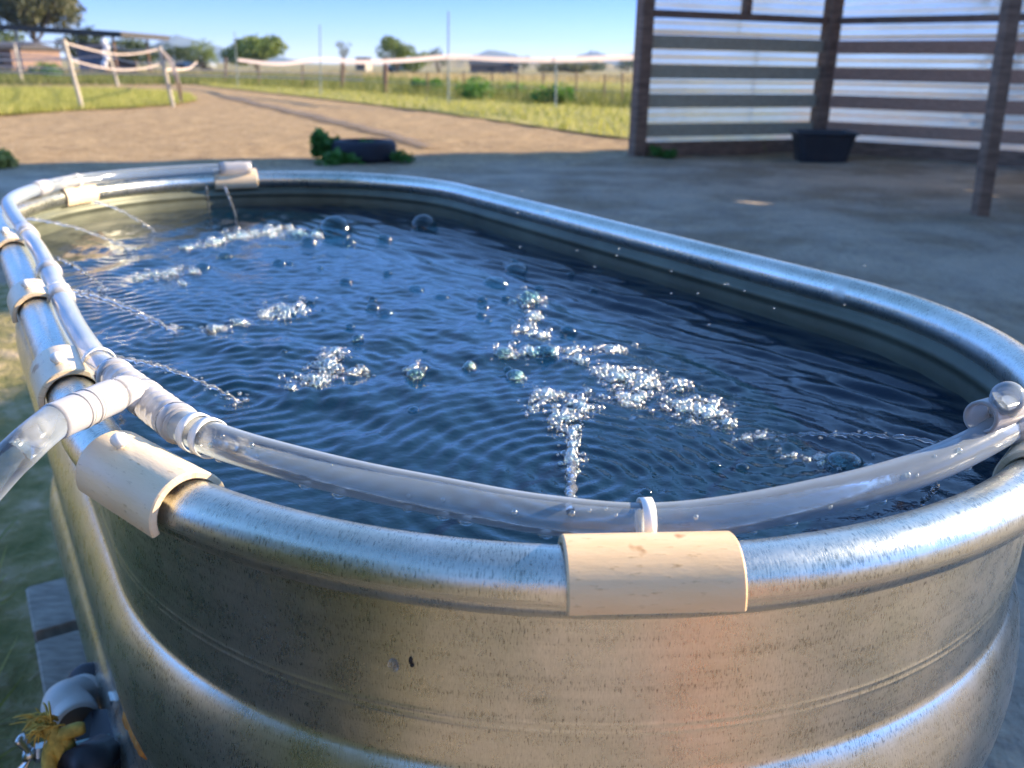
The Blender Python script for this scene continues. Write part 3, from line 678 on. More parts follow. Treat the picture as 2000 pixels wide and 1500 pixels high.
# roof over the back of the shelter, out of the picture
rp=[LPx-ld*.3+ln*-.2,CPx+ld*.2-rn*.2,RE+rd*.3,RE+rd*.3+rn*1.2,FP[:2]+np.array([.3,-.25]),FP[:2]+np.array([-.4,-.2])]
V=[(p[0],p[1],SH+.03-(.0 if i<3 else .3)) for i,p in enumerate(rp)]+[(p[0],p[1],SH+.06-(.0 if i<3 else .3)) for i,p in enumerate(rp)]
mesh('roof',V,[tuple(range(5,-1,-1)),tuple(range(6,12))]+[(i,(i+1)%6,6+(i+1)%6,6+i) for i in range(6)],M['roofd'],shed,False)

# added unseen plank fence: keeps low sun off the ground round the tank
pf=thing('sun_block_fence','added tall plank fence, unseen on the right, blocking the low sun','fence',(5.0,4.2,0))
y=1.64
while y<7.2:
    wdt=rng.uniform(.13,.16); hh=2.48+rng.normal()*.012
    MB().box((5.0+rng.normal()*.004,y+wdt/2,hh/2-.02),(.022,wdt,hh)).build('plank',M['wood'],pf); y+=wdt+(.002 if True else .02)
for z in(.5,1.6): MB().box((5.05,4.25,z),(.05,5.8,.09)).build('rail',M['wood'],pf)
# salmon post added behind the viewer to put a warm streak in the metal
bk=np.array([.45,-.36,0]); ppx=axes((.95,-.3)); mb=MB(); mb.box(bk+(0,0,.33),(.10,.10,.66),ppx,bev=.006); pp=mb.build('reflection_post',M['pink'],None,False,origin=bk); tag(pp,'short salmon post added behind the viewer for a warm streak on the tank front','post')
MB().box(bk+(0,0,.671),(.125,.125,.02),ppx,bev=.004).build('cap',M['pink'],pp)
# tan wall added behind the viewer to be mirrored in the metal
bw=thing('reflection_wall','tan wall added unseen behind the viewer for the tank to mirror','wall',(1.5,-4.5,0))
MB().box((2.2,-4.5,1.2),(6.5,.15,2.4)).build('wall_panel',simple('tan stucco',(.42,.32,.22),.9,.1,4,.004),bw); MB().box((2.2,-4.5,2.445),(6.6,.24,.08)).build('coping',M['cream'],bw)

# tub at the corner post
def loft(rings,close=True):
    n=len(rings[0]); V=[p for r in rings for p in r]; Fc=[]
    for j in range(len(rings)-1):
        for i in range(n): l=(i+1)%n; Fc.append((j*n+i,j*n+l,(j+1)*n+l,(j+1)*n+i))
    return V,Fc
def rrect(c,hx,hy,r,z,ax,n=6):
    out=[]
    for q,(sx,sy) in enumerate(((1,1),(-1,1),(-1,-1),(1,-1))):
        for k in range(n):
            a=math.pi/2*(q+k/(n-1)); x=sx*(hx-r)+r*math.cos(a); y=sy*(hy-r)+r*math.sin(a)
            out.append(np.array([c[0],c[1],0])+np.array([x,y,0])@ax+(0,0,z))
    return out
tb=at_z(1604,318,0)+np.array([.05,.2,0]); tax=axes((.97,-.1))
rg=[rrect(tb,.24,.20,.06,.0,tax),rrect(tb,.255,.215,.06,.10,tax),rrect(tb,.295,.25,.07,.275,tax),rrect(tb,.315,.27,.07,.28,tax),rrect(tb,.32,.275,.07,.295,tax),rrect(tb,.315,.27,.07,.31,tax),rrect(tb,.285,.24,.06,.305,tax),rrect(tb,.25,.21,.05,.10,tax),rrect(tb,.23,.19,.05,.02,tax)]
V,Fc=loft(rg); n=24; Fc+=[tuple(range(n-1,-1,-1)),tuple(8*n+i for i in range(n))]
tag(mesh('feed_tub',V,Fc,M['tub'],None,False,origin=tb),'black flared feed tub in front of the shelter corner post','tub')

# tyre with weeds
ty=at_z(705,318,0)+np.array([0,.22,0]); a=np.linspace(0,2*math.pi,56,endpoint=False)
prof=[(.205,.03),(.20,.015),(.23,0),(.285,.0),(.312,.025),(.318,.06),(.318,.15),(.312,.185),(.285,.21),(.24,.215),(.205,.20),(.195,.18),(.215,.165),(.265,.15),(.268,.06),(.215,.045)]
V=[];n=len(prof)
for i,t in enumerate(a):
    for j,(r,z) in enumerate(prof):
        rr=r-(.008 if (r>.31 and (i%2==0)) else 0); V.append(ty+np.array([rr*math.cos(t),rr*math.sin(t),z*.92]))
Fc=[(i*n+j,((i+1)%56)*n+j,((i+1)%56)*n+(j+1)%n,i*n+(j+1)%n) for i in range(56) for j in range(n)]
tag(mesh('tyre',V,Fc,M['rubber'],None,True,origin=ty),'old black tyre lying flat in the shade with weeds round it','tyre')
def weed(label,c,rad,h,n,m,seed,size=.045,name='weed',group=None):
    C=[];Rd=[]
    r=np.random.default_rng(seed)
    for i in range(8):
        C.append(np.array([c[0]+r.uniform(-1,1)*rad*.6,c[1]+r.uniform(-1,1)*rad*.5,h*r.uniform(.12,.72)])); Rd.append(rad*r.uniform(.25,.45))
    V,Fc=leaf_cloud(C,Rd,n,size,.9); V[:,2]=np.maximum(V[:,2],.003)
    t=thing(name,label,'weed',(c[0],c[1],0),group); mesh('foliage',V,Fc,m,t,False)
    mb=MB()
    for k in range(6): mb.tube(np.array([(c[0],c[1],-.01),np.array(C[k])*.5+np.array([c[0],c[1],0])*.5,C[k]]),.004,4)
    mb.build('stem',m,t); return t
weed('tall leafy weed growing against the left side of the tyre',ty+np.array([-.40,.02,0]),.19,.36,420,M['weed'],1,.062)
weed('low weed spreading at the front of the tyre',ty+np.array([-.16,-.40,0]),.24,.09,300,M['weed'],2,.05)
weed('small dark weed at the right side of the tyre',ty+np.array([.40,-.18,0]),.13,.12,250,M['weed'],3,.03)
weed('green weed growing up inside the tyre',ty+np.array([0,0,.0]),.14,.225,350,M['weed'],4,.03)
weed('weed clump at the left edge where shade begins',at_z(-6,330,0),.20,.15,600,M['grass'],5,.04)
weed('low weed at the foot of the left shelter post',LP+np.array([.28,-.12,0]),.16,.12,350,M['weed'],6,.03)
for i,(px,py,s,lb) in enumerate([(1000,190,.55,'bright green weed clump on the verge right of the tallest pole'),(830,184,.5,'bright green weed clump on the verge left of the tallest pole'),(930,196,.6,'wide bright green clump just right of the tallest pole'),(1085,205,.5,'green clump at the foot of the short dark pole'),(90,158,.8,'dark weed clump between the two left fence posts')]):
    g=at_z(px,py,0); weed(lb,g,s*1.3,s*.9,700,M['brightweed'] if i<4 else M['weed'],20+i,.07)

# ================================================================== TANK
tank=thing('stock_tank','oval galvanized stock tank full of water in the foreground','tank',tw(0,0,.12))
def wall_prof():
    zs=np.r_[np.linspace(-.008,-.064,12),np.linspace(-.0655,-.078,22),np.linspace(-.080,-.097,6),np.linspace(-.0985,-.205,34),np.linspace(-.208,-.33,8),np.linspace(-.335,-.44,26),np.linspace(-.45,-.599,8)]
    out=[]
    for z in zs:
        d=-.0030-.0035*min(1,-z/.25)
        for zc in(-.0695,-.0735): d+=.00026*math.exp(-((z-zc)/.0008)**2)
        for a,b in((-.0975,-.2055),(-.334,-.442)):
            if b<z<a: t=(a-z)/(a-b); d+=.0128*math.sin(math.pi*t)**.66
        out.append((d,z))
    return out
def tank_body():
    W=wall_prof(); U=[]
    na,ns=72,26
    fr=np.r_[np.linspace(0,2*TL,ns,endpoint=False),2*TL+np.linspace(0,math.pi*TR,na,endpoint=False),2*TL+math.pi*TR+np.linspace(0,2*TL,ns,endpoint=False),4*TL+math.pi*TR+np.linspace(0,math.pi*TR,na,endpoint=False)]/PER
    inner=[(d-.0013,z) for d,z in reversed(W) if z<-.07]+[(-.0072,-.066),(-.0070,-.045),(-.0072,-.0400),(-.0074,-.0375),(-.0075,-.0345),(-.0074,-.0315),(-.0073,-.0290),(-.0072,-.0262),(-.0088,-.0240),(-.0095,-.0215),(-.0089,-.0188),(-.0068,-.0165),(-.0050,-.0120),(-.0040,-.008)]
    prof=W+[(-.012,-.6)]
    V=[];uv=[];m=len(fr)
    vv=0;last=prof[0]
    for d,z in prof:
        vv+=math.hypot(d-last[0],z-last[1]); last=(d,z)
        for u in fr:
            p,_,_=stad(u,d); V.append(tw(p[0],p[1],ZR+z)); uv.append((u*PER,vv))
    Fc=[(j*m+i,j*m+(i+1)%m,(j+1)*m+(i+1)%m,(j+1)*m+i) for j in range(len(prof)-1) for i in range(m)]
    Fc=[tuple(reversed(f)) for f in Fc]
    jb=len(W); Fc.append(tuple(jb*m+i for i in range(m)))
    mesh('tank_wall',V,Fc,M['galv'],tank,True,uv=uv)
    V=[];
    for d,z in inner:
        for u in fr: p,_,_=stad(u,d); V.append(tw(p[0],p[1],ZR+z))
    Fc=[(j*m+i,(j+1)*m+i,(j+1)*m+(i+1)%m,j*m+(i+1)%m) for j in range(len(inner)-1) for i in range(m)]+[tuple(range(m))]
    mesh('inner_wall',V,[tuple(reversed(f)) for f in Fc],M['inner'],tank,True)
    # rolled rim
    V=[];uv=[];k=28
    for u in fr:
        p,t,n=stad(u,0)
        for a in np.linspace(0,2*math.pi,k,endpoint=False):
            q=p+n*RR*math.cos(a); V.append(tw(q[0],q[1],ZR+RR*math.sin(a))); uv.append((u*PER,a*RR))
    Fc=[(i*k+a,i*k+(a+1)%k,((i+1)%m)*k+(a+1)%k,((i+1)%m)*k+a) for i in range(m) for a in range(k)]
    Fc=[tuple(reversed(f)) for f in Fc]
    mesh('rim',V,Fc,M['galv'],tank,True,uv=uv)
tank_body()
# rust smear low on the left wall
def wall_pt(px,py,d=-.004):
    r=ray(px,py); r=r/np.linalg.norm(r); best=None
    for t in np.arange(.15,3,.001):
        P=CAM+r*t; q=tl(P); y=max(abs(q[1])-TL,0); dd=math.hypot(q[0],y)-TR
        if dd<d and P[2]<ZR-.02: return P,t
    return None,None
mb=MB()
for px,py in((265,1395),(270,1410),(276,1425),(283,1438),(262,1402),(290,1450)):
    P,t=wall_pt(px,py)
    if P is not None: mb.sphere(P,.0075,2,(1,1,1.5))
mb.build('rust_stain',M['rust'],tank,True)
# speck and two drops on the front wall
P,t=wall_pt(802,1290,-.0034); mb=MB(); mb.sphere(P,.0012,2,(.7,.8,1.6)); mb.sphere(P+(.0006,-.0003,-.002),.0009,2); tag(mb.build('debris_speck',M['debris'],None,True,origin=P),'tiny dark speck of debris stuck on the tank front','debris')
for px,py,r in((770,1298,.0030),(1175+5,1150,.0012)):
    P,t=wall_pt(px,py,-.0036)
    if P is not None: mb=MB(); mb.sphere(P,r,2,(1,.45,1.25)); mb.build('water_drop',M['drop'],tank,True)

# pallet under the tank
pal=thing('wooden_pallet','grey weathered wooden pallet under the tank','pallet',tw(0,0,0))
pax=np.array([[cyw,syw,0],[-syw,cyw,0],[0,0,1.]])
for ya,yb in((.452,.585),(.222,.424),(.01,.19),(-.2,-.03),(-.4,-.23),(-.6,-.43)):
    MB().box(tw(.005,(ya+yb)/2,.108),(.715,yb-ya,.021),pax,bev=.003).build('plank',M['plank'],pal)
for x in(-.33,0,.33):
    MB().box(tw(x,-.01,.048),(.045,1.17,.096),pax).build('stringer',M['plank'],pal)

# ================================================================== WATER
def water_h(x,y):
    """x,y tank-local arrays -> height"""
    h=np.zeros_like(x); r=np.random.default_rng(3)
    edge=np.clip((.30-np.hypot(x,np.maximum(np.abs(y)-TL,0)))/.05,0,1)
    # rough water round the plunging jets, long low swell near the right-hand wall
    rough=np.exp(-((x+.02)**2/.035+(y-.05)**2/.22)); right=np.clip((x-.06)/.10,0,1)
    front=np.clip((y+.52)/.25,.25,1)
    for i in range(26):                                   # broad slow waves everywhere
        lam=r.uniform(.022,.095); a=r.uniform(-1.25,1.25); k=2*math.pi/lam; amp=.0056*lam*r.uniform(.3,1.1)
        pk=(.5+.5*np.sin(r.uniform(7,17)*x+r.uniform(0,6)+2*y))*(.5+.5*np.sin(r.uniform(5,14)*y+r.uniform(0,6)-3*x))
        h+=2.6*amp*pk*(.65+.5*rough)*(1-.75*right)*front*np.sin(k*(x*math.cos(a)+y*math.sin(a))+r.uniform(0,6.28)+1.7*np.sin(8*x+6*y+i)+.9*np.sin(15*y-11*x+2*i))
    for i in range(34):                                   # short chop only where the jets churn
        lam=r.uniform(.009,.022); a=r.uniform(0,6.28); k=2*math.pi/lam; amp=.0066*lam*r.uniform(.4,1)
        patch=.5+.5*np.sin(11*x+r.uniform(0,6))*np.sin(9*y+r.uniform(0,6))
        h+=amp*1.05*rough**1.4*patch*(1-.85*right)*np.sin(k*(x*math.cos(a)+y*math.sin(a))+r.uniform(0,6.28)+1.2*np.sin(14*x+11*y+i))
    for i in range(12):                                   # long bands along the right wall
        lam=r.uniform(.020,.048); a=r.normal()*.18+.05; k=2*math.pi/lam; amp=.0190*lam*r.uniform(.5,1)
        h+=amp*(.08+1.0*right)*np.sin(k*(x*math.cos(a)+y*math.sin(a))+r.uniform(0,6.28)+1.6*np.sin(5*x+8*y+i*2)+1.0*np.sin(17*y-4*x+i))
    for (cx,cy,A,lam) in RINGS:
        d=np.hypot(x-cx,y-cy); h+=.6*A*np.exp(-d/.11)*np.sin(2*math.pi*d/lam+.7*np.sin(3*np.arctan2(y-cy,x-cx)))*np.clip(d/.01,0,1)
    return h*(.35+.65*edge)
RINGS=[]
for px,py,A,lam in((470,780,.0011,.014),(345,650,.0009,.015),(205,567,.0007,.016),(1118,930,.0011,.013),(256,490,.0006,.018),(1490,858,.0008,.013),(305,455,.0005,.018),(640,720,.0008,.022),(560,610,.0008,.022),(1240,760,.0010,.018)):
    q=tl(at_z(px,py,ZW)); RINGS.append((q[0],q[1],A,lam))
def make_water():
    dx=.0024; xs=np.arange(-.297,.2971,dx); ys=np.arange(-.638,.6381,dx); X,Y=np.meshgrid(xs,ys)
    Rm=TR-.0062
    yy=np.maximum(np.abs(Y)-TL,0); d=np.hypot(X,yy); inside=d<=Rm
    k=np.where(inside,1,Rm/np.maximum(d,1e-9)); Xc=X*k; Yc=np.where(np.abs(Y)>TL,np.sign(Y)*(TL+yy*k),Y)
    H=water_h(Xc,Yc)
    V=np.stack([TC[0]+Xc*cyw-Yc*syw,TC[1]+Xc*syw+Yc*cyw,ZW+H],-1).reshape(-1,3)
    nx=len(xs); far=(d>Rm+dx*1.6)
    q=~(far[:-1,:-1]|far[1:,:-1]|far[:-1,1:]|far[1:,1:])
    j,i=np.nonzero(q); a=j*nx+i; Fc=np.stack([a,a+1,a+nx+1,a+nx],1)
    used=np.unique(Fc); rm=np.full(len(V),-1); rm[used]=np.arange(len(used))
    o=mesh('water',V[used],rm[Fc],M['water'],None,True,origin=tw(0,0,ZW)); struct(o)
make_water()
def wz(px,py):
    P=at_z(px,py,ZW); q=tl(P); return np.array([P[0],P[1],ZW+float(water_h(np.array([q[0]]),np.array([q[1]]))[0])])

# ---------------------------------------------------------------- foam
def foam(label,regions,seed,rmin=.0011,rmax=.0042,pw=2.4):
    rmin*=.40; rmax*=.80; pw+=1.8
    """regions: (px,py,rx,ry,count) clusters in photo pixels, each bubble placed on the water itself"""
    r=np.random.default_rng(seed); mb=MB(); C=[]
    for px,py,rx,ry,n in regions:
        n=int(n*3.1); a=r.uniform(0,6.28,n); q=abs(r.normal(size=n))*.55
        for x,y in zip(px+rx*q*np.cos(a),py+ry*q*np.sin(a)): C.append(at_z(x,y,ZW))
    C=np.array(C); Q=np.array([tl(c) for c in C]); C[:,2]+=water_h(Q[:,0],Q[:,1]); ok=np.hypot(Q[:,0],np.maximum(abs(Q[:,1])-TL,0))<TR-.012; C=C[ok]
    for P in C:
        rad=rmin+(rmax-rmin)*r.random()**pw; mb.sphere(P+(0,0,rad*r.uniform(-.15,.8)),rad,2 if rad>.0016 else 1)
    o=C[0]
    ob=mb.build('foam',M['foam'],None,True,origin=o); return tag(ob,label,'foam',None,'stuff')
foam('long band of sparkling foam at the far end of the water',[(370,487,30,5,26),(420,472,36,9,46),(475,460,40,11,66),(530,452,42,12,70),(580,455,25,8,28),(615,462,18,7,14)],1,.0016,.0062)
foam('small foam patch below the far band, near the left side',[(300,538,38,9,40),(335,532,30,10,40),(378,535,26,5,14),(360,555,10,4,6),(275,548,14,4,6)],2,.0012,.0046)
foam('bright foam trail where the second left jet plunges',[(560,608,42,20,110),(590,600,14,20,36),(520,612,24,10,30),(465,632,22,8,34),(415,642,34,7,40)],3,.0011,.0044)
foam('bright foam mound in the middle left of the water',[(640,715,36,28,120),(655,690,24,14,34),(610,745,44,14,70),(690,728,32,8,36),(700,660,9,6,7),(570,765,14,5,14)],4,.0010,.0040)
foam('cluster of round bubbles at the centre right of the water',[(1035,590,34,18,34),(1040,620,22,10,20),(1020,645,26,7,22),(1060,655,22,10,24)],5,.0015,.0052,1.6)
foam('chain of bubbles in a row right of centre',[(985,692,26,13,36),(1035,690,30,12,36),(1075,690,30,14,40),(1120,685,22,9,24),(1195,684,38,8,36),(1130,708,26,8,22),(1010,733,20,12,20),(810,728,22,14,20),(915,714,12,10,9)],6,.0013,.0046,1.6)
foam('large bright foam raft on the right half of the water',[(1200,735,48,18,150),(1260,745,50,22,160),(1320,752,34,12,60),(1240,780,44,16,90),(1180,720,24,8,30),(1380,805,52,24,190),(1330,790,40,14,80),(1420,830,22,12,30)],7,.0009,.0036)
foam('foam column churned up by the front jet',[(1065,775,40,18,90),(1130,795,46,24,150),(1100,820,36,20,90),(1118,850,22,24,90),(1116,890,16,30,100),(1117,925,10,18,50),(1040,800,22,10,20)],8,.0007,.0034)
foam('sparkling churned patch behind the right end of the hose',[(1640,905,46,16,80),(1700,915,26,12,36),(1600,895,24,10,30),(1460,855,36,10,30),(1540,890,30,8,12),(1490,857,24,5,20)],9,.0006,.0024)

# ---------------------------------------------------------------- single bubbles
def dome(label,px,py,rpx,sq=1.0,group='single bubbles on the water'):
    P=wz(px,py); rad=rpx*np.linalg.norm(P-CAM)/F
    V,Fc=ico(3); keep=V[:,2]>-.12; idx=np.full(len(V),-1); idx[keep]=np.arange(keep.sum())
    Fk=[tuple(idx[i] for i in f) for f in Fc if all(keep[i] for i in f)]
    o=mesh('bubble',V[keep]*rad*np.array([1,1,sq])+P,Fk,M['bubble'],None,True,origin=P); return tag(o,label,'bubble',group)
for a in[('largest clear bubble, beside the far foam band',655,455,33),('second largest clear bubble, near the far rim',828,444,26),
 ('bubble touching the near side of the far foam band',603,477,17,.8),('small bubble just right of the largest bubble',683,474,13,.8),('dark bubble between the two largest bubbles',750,470,17,.7),
 ('dark bubble in front of the far foam band',440,503,16,.7),('bubble between the far band and the centre, left',545,516,15,.7),('bubble at the right end of the small left foam patch',396,525,15,.75),
 ('bubble nearest the right hand wall',1008,530,24,.6),('flat bubble just below the one nearest the right wall',968,553,26,.45),('dark bubble in the centre, left of the flat bubble',675,553,15,.7),
 ('leftmost of the two dark bubbles left of the flat bubble',812,566,17,.6),('rightmost of the two dark bubbles left of the flat bubble',862,580,16,.5),('front bubble of the close pair in the middle',752,612,17,.7),
 ('back bubble of the close pair in the middle',728,600,15,.7),('small bubble right behind the middle left mound',698,664,12,.9),('bubble with small ones round it, right of the middle left mound',812,736,20,.8),
 ('lone bubble in front of the bubble with small ones round it',808,803,12,.7),('bubble left of the chain of bubbles',917,716,14,.8),('lone bubble behind the chain of bubbles',1110,648,17,.75),
 ('bubble in front of the left end of the chain',1006,735,20,.8),('round bubble inside the left end of the chain',985,696,20,.8),('round bubble in the middle of the chain',1065,694,24,.8),('round bubble in the centre right cluster',1035,590,23,.9),
 ('domed bubble behind the right end of the hose',1650,905,34,.6),('small bubble left of the domed one by the hose',1395,910,14,.6),('small bubble close to the hose, right of the front jet',1262,962,12,.6),('lone bubble near the front foam column, right',1450,912,13,.6)]:
    dome(*a)
for i in range(26):
    px,py=random.uniform(520,1250),random.uniform(500,720); dome('tiny lone bubble floating among the ripples',px,py,random.uniform(5,11),.75,'tiny lone bubbles')

# ---------------------------------------------------------------- hose loop
hose=thing('watering_hose','clear tubing loop with milky fittings round the inside of the rim','hose',rimw(.81,-.03,.012))
def hpath(keys,n):
    K=spline(keys,n); return np.array([rimw(u,o,z) for u,o,z in K])
HR=.0080
k1=[(.886,-.016,.020),(.872,-.023,.017),(.855,-.027,.0145),(.835,-.0285,.0125),(.812,-.0255,.0105),(.797,-.0275,.0125),(.78,-.0325,.0145),(.76,-.0335,.0155),(.745,-.030,.0165),(.731,-.026,.0175)]
k2=[(.704,-.020,.0165),(.690,-.0165,.0135),(.660,-.0150,.0105),(.630,-.0165,.0105),(.605,-.0175,.012),(.580,-.0185,.0115),(.555,-.0165,.013),(.52,-.012,.016)]
k3=[(.52,-.012,.016),(.49,-.0105,.0195),(.46,-.012,.0205),(.43,-.012,.0215),(.40,-.011,.0205),(.37,-.0125,.0200),(.352,-.013,.0205),(.346,-.013,.0210)]
def tubeobj(name,P,r,m,parent,n=20,cap=True,smooth=True):
    mb=MB(); mb.tube(P,r,n,cap); o=mb.build(name,m,parent,smooth); return o
Pm=hpath(k1,90); tubeobj('tube',Pm,HR,M['vinyl'],hose,24,False)
Pl=hpath(k2,90); tubeobj('tube',Pl,HR,M['vinyl'],hose,24,False)
Pf=hpath(k3,80); tubeobj('tube',Pf,HR,M['vinyl'],hose,24,False)
# near-left tee with ribbed barbs
T0=rimw(.7335,-.0262,.0175);T1=rimw(.701,-.0195,.0165); ts=np.linspace(0,1,64); TP=np.array([T0+(T1-T0)*t for t in ts])
rad=np.full(64,.0087)
for i,t in enumerate(ts):
    for c0,c1 in((.12,.42),(.58,.92)):
        if c0<t<c1: rad[i]+=.0009*max(0,math.sin((t-c0)/(c1-c0)*math.pi*8))
tee=tubeobj('tee_fitting',TP,rad,M['fitting'],hose,24)
for t,rr in((.06,.0098),(.5,.0098),(.95,.0100)):
    c=T0+(T1-T0)*t; d=(T1-T0)/np.linalg.norm(T1-T0); tubeobj('collar',np.array([c-d*.0035,c-d*.003,c+d*.003,c+d*.0035]),np.array([rr*.93,rr,rr,rr*.93]),M['fitting'],tee,24)
# branch, sleeve and feed tube leaving over the rim to the left
bm_=T0+(T1-T0)*.5
s0=at_z(224,772,ZR+.028); s1=at_z(102,826,ZR+.030)
tubeobj('branch',spline([bm_,bm_*.4+s0*.6+(0,0,.003),s0],8),.0078,M['fitting'],hose)
SP_=spline([s0,(s0+s1)/2,s1],20); tubeobj('sleeve',SP_,np.r_[.0080,np.full(18,.0085),.0081],M['fitting'],hose,24)
for t in(.45,.62): i=int(19*t); tubeobj('collar',SP_[i:i+2],.0088,M['fitting'],hose,24)
f1=at_z(42,878,ZR+.026);f2=at_z(-30,955,ZR+.010); f3=f2+np.array([-.05,-.03,-.06])
tubeobj('feed_tube',spline([s0*.12+s1*.88,s1,f1,f2,f3,f3+np.array([-.06,-.05,-.20]),f3+np.array([-.10,-.08,-.62])],60),.0078,M['vinyl'],hose,24,False)
# couplings along the left and far runs
for u in(.632,.604,.545,.447): 
    K={.632:(Pl),.604:Pl,.545:Pl,.447:Pf}[u]; kk={.447:k3}.get(u,k2); uu=np.array([a[0] for a in spline(kk,len(K))]); i=int(np.argmin(abs(uu-u))); seg=K[max(i-2,0):i+3]
    tubeobj('coupling',seg,np.r_[.0088,np.full(len(seg)-2,.0098),.0088],M['fitting'],hose,22)
# right end fitting: sleeve, open branch and rounded plug
e0=rimw(.879,-.0195,.0185); e1=rimw(.893,-.010,.0225); tubeobj('end_fitting',np.array([e0,e0+(e1-e0)*.1,e0+(e1-e0)*.9,e1]),np.array([.0088,.0096,.0096,.0090]),M['fitting'],hose,24)
b0=at_z(1914,816,ZR+.030); b1=at_z(1990,793,ZR+.026); d=(b1-b0)/np.linalg.norm(b1-b0)
# hollow open branch
V1,F1,_=sweep(np.array([b0,b0+d*.001,b1]),np.array([.0076,.0080,.0080]),24,False); V2,F2,_=sweep(np.array([b0,b0+d*.004,b1]),np.array([.0062,.0058,.0058]),24,False)
mb=MB(); mb.add(V1,F1); mb.add(V2,[tuple(reversed(f)) for f in F2]); n=len(V1); mb.F+=[((i+1)%24,i,n+i,n+(i+1)%24) for i in range(24)]; mb.build('open_branch',M['fitting'],hose,True)
pg=at_z(1968,778,ZR+.040); mb=MB(); mb.sphere(pg,.0076,3,(1,1,1.05)); mb.tube(np.array([pg,(b0+b1)/2+d*.004]),.0066,20); mb.build('plug',M['vinyl'],hose,True)
mb=MB(); mb.sphere(at_z(1944,779,ZR+.038),.0028,2); mb.build('water_drop',M['drop'],hose,True)
# end plug at the far clip
pe=hpath([(.348,-.013,.0205),(.3325,-.0125,.0210)],6); rr=np.array([.0092,.0100,.0094,.0100,.0094,.0088]); tubeobj('end_plug',pe,rr,M['fitting'],hose,20)
# drops hanging under and beaded on the front run
for i in [70,66,60,52,47,43,38,30,25,19,16,13]+list(rng.integers(8,84,26)):
    p=Pm[int(i)]; under=rng.random()<.45; tdir=Pm[min(int(i)+1,89)]-Pm[int(i)-1]; tdir/=np.linalg.norm(tdir)
    side=np.cross(tdir,[0,0,1]); side=side if np.dot(side,CAM-p)>0 else -side; side/=np.linalg.norm(side)
    if under: c=p+np.array([0,0,-HR*.98])+side*.0012; r=rng.uniform(.0014,.0028); s=(1.3,1.3,.8)
    else:
        a=rng.uniform(-.3,1.2); c=p+(side*math.cos(a)+np.array([0,0,1])*math.sin(a))*HR; r=rng.uniform(.0006,.0014); s=(1,1,1.2)
    mb=MB(); mb.sphere(c+tdir*rng.normal()*.003,r,2,s); mb.build('water_drop',M['foam'],hose,True)

# ---------------------------------------------------------------- clips with zip ties

def clip(label,u,length,a0=-28,a1=200,ri=.0146,ro=.0182,tilt=0.0,tie=None,head=True,hx=0.0,m='pvcpale'):
    pm=M[m]
    p,t,n=stad(u,0); c=tw(p[0],p[1],ZR); T=dirw(t);Nn=dirw(n)
    th=thing('pipe_clip',label,'clip',c,'cream pipe clips along the rim')
    # angle 0 = inner side, 90 = top, 180 = outer side
    A=np.radians(np.linspace(a0,a1,30)); b=.0007
    ring=[(ro,x) for x in A]+[(ri,x) for x in A[::-1]]
    xs=[(-length/2,-b),(-length/2+b,0),(-length/4,0),(0,0),(length/4,0),(length/2-b,0),(length/2,-b)]; V=[];uv=[];m=len(ring)
    for x,db in xs:
        for r,a in ring:
            r2=r+(db if r==ro else -db); q=-Nn*math.cos(a+tilt)*r2+np.array([0,0,1])*math.sin(a+tilt)*r2; V.append(c+T*x+q); uv.append((x+u*7,a*.018+u*3))
    Fc=[(j*m+i,j*m+(i+1)%m,(j+1)*m+(i+1)%m,(j+1)*m+i) for j in range(len(xs)-1) for i in range(m)]
    h=m//2
    for i in range(h-1): Fc.append((i+1,i,m-1-i,m-2-i)); o=(len(xs)-1)*m; Fc.append((o+i,o+i+1,o+m-2-i,o+m-1-i))
    ob=mesh('shell',V,[tuple(reversed(f)) for f in Fc],pm,th,True,uv=uv)
    try:
        ob.data.set_sharp_from_angle(angle=R_(40))
    except Exception: pass
    if tie:
        for (x,off,z,rad) in tie:
            hc=c+T*x-Nn*(-off)*1.0+np.array([0,0,z]); 
            ang=np.linspace(0,2*math.pi,40,endpoint=False); P=np.array([hc+Nn*math.cos(a)*rad+np.array([0,0,1])*math.sin(a)*rad for a in ang])
            V=[];wd=.0024;tk=.0007
            for a,pt in zip(ang,P):
                o=Nn*math.cos(a)+np.array([0,0,1])*math.sin(a); V+=[pt-T*wd-o*0,pt+T*wd,pt+T*wd+o*tk,pt-T*wd+o*tk]
            Fc=[(4*i+k,4*i+(k+1)%4,4*((i+1)%40)+(k+1)%4,4*((i+1)%40)+k) for i in range(40) for k in range(4)]
            zt=mesh('zip_tie',V,Fc,M['nylon'],th,True)
            if head and x==tie[0][0]:
                hp=c+T*(x+hx)+Nn*.004+np.array([0,0,ro+.0028]); mb=MB(); mb.sphere(hp,.0040,3,(1,1,.85)); mb.tube(np.array([hp,hp-(0,0,.005)]),.0020,10); mb.build('tie_head',M['nylon'],zt,True)
    return th
clip('cream clip with stains on the rim nearest the viewer',.8088,.064,tie=[(.004,-.0262,.0108,.0088)],head=False,a0=-10,a1=184,m='pvc')
clip('cream clip with white tie button on the near left corner',.7385,.066,a0=-30,a1=196,hx=-.010,tie=[(-.004,-.0272,.0172,.0088),(.004,-.0286,.0166,.0088)])
clip('cream clip under the milky tee fitting on the left rim',.6885,.052,a0=-35,a1=190,tie=[(.010,-.0170,.0140,.0088)])
clip('cream clip on the left rim, second beyond the tee fitting',.6275,.050,a0=-35,a1=190,tie=[(.006,-.0165,.0108,.0088)])
clip('cream clip at the left picture edge where the hose bends',.5520,.058,a0=-35,a1=190,tie=[(.0,-.0165,.0130,.0088)])
clip('cream clip on the far left bend of the rim',.4220,.060,a0=-35,a1=190,tie=[(.004,-.0118,.0212,.0088)],head=False)
clip('cream clip at the far end under the hose end plug',.3405,.066,a0=-38,a1=185)
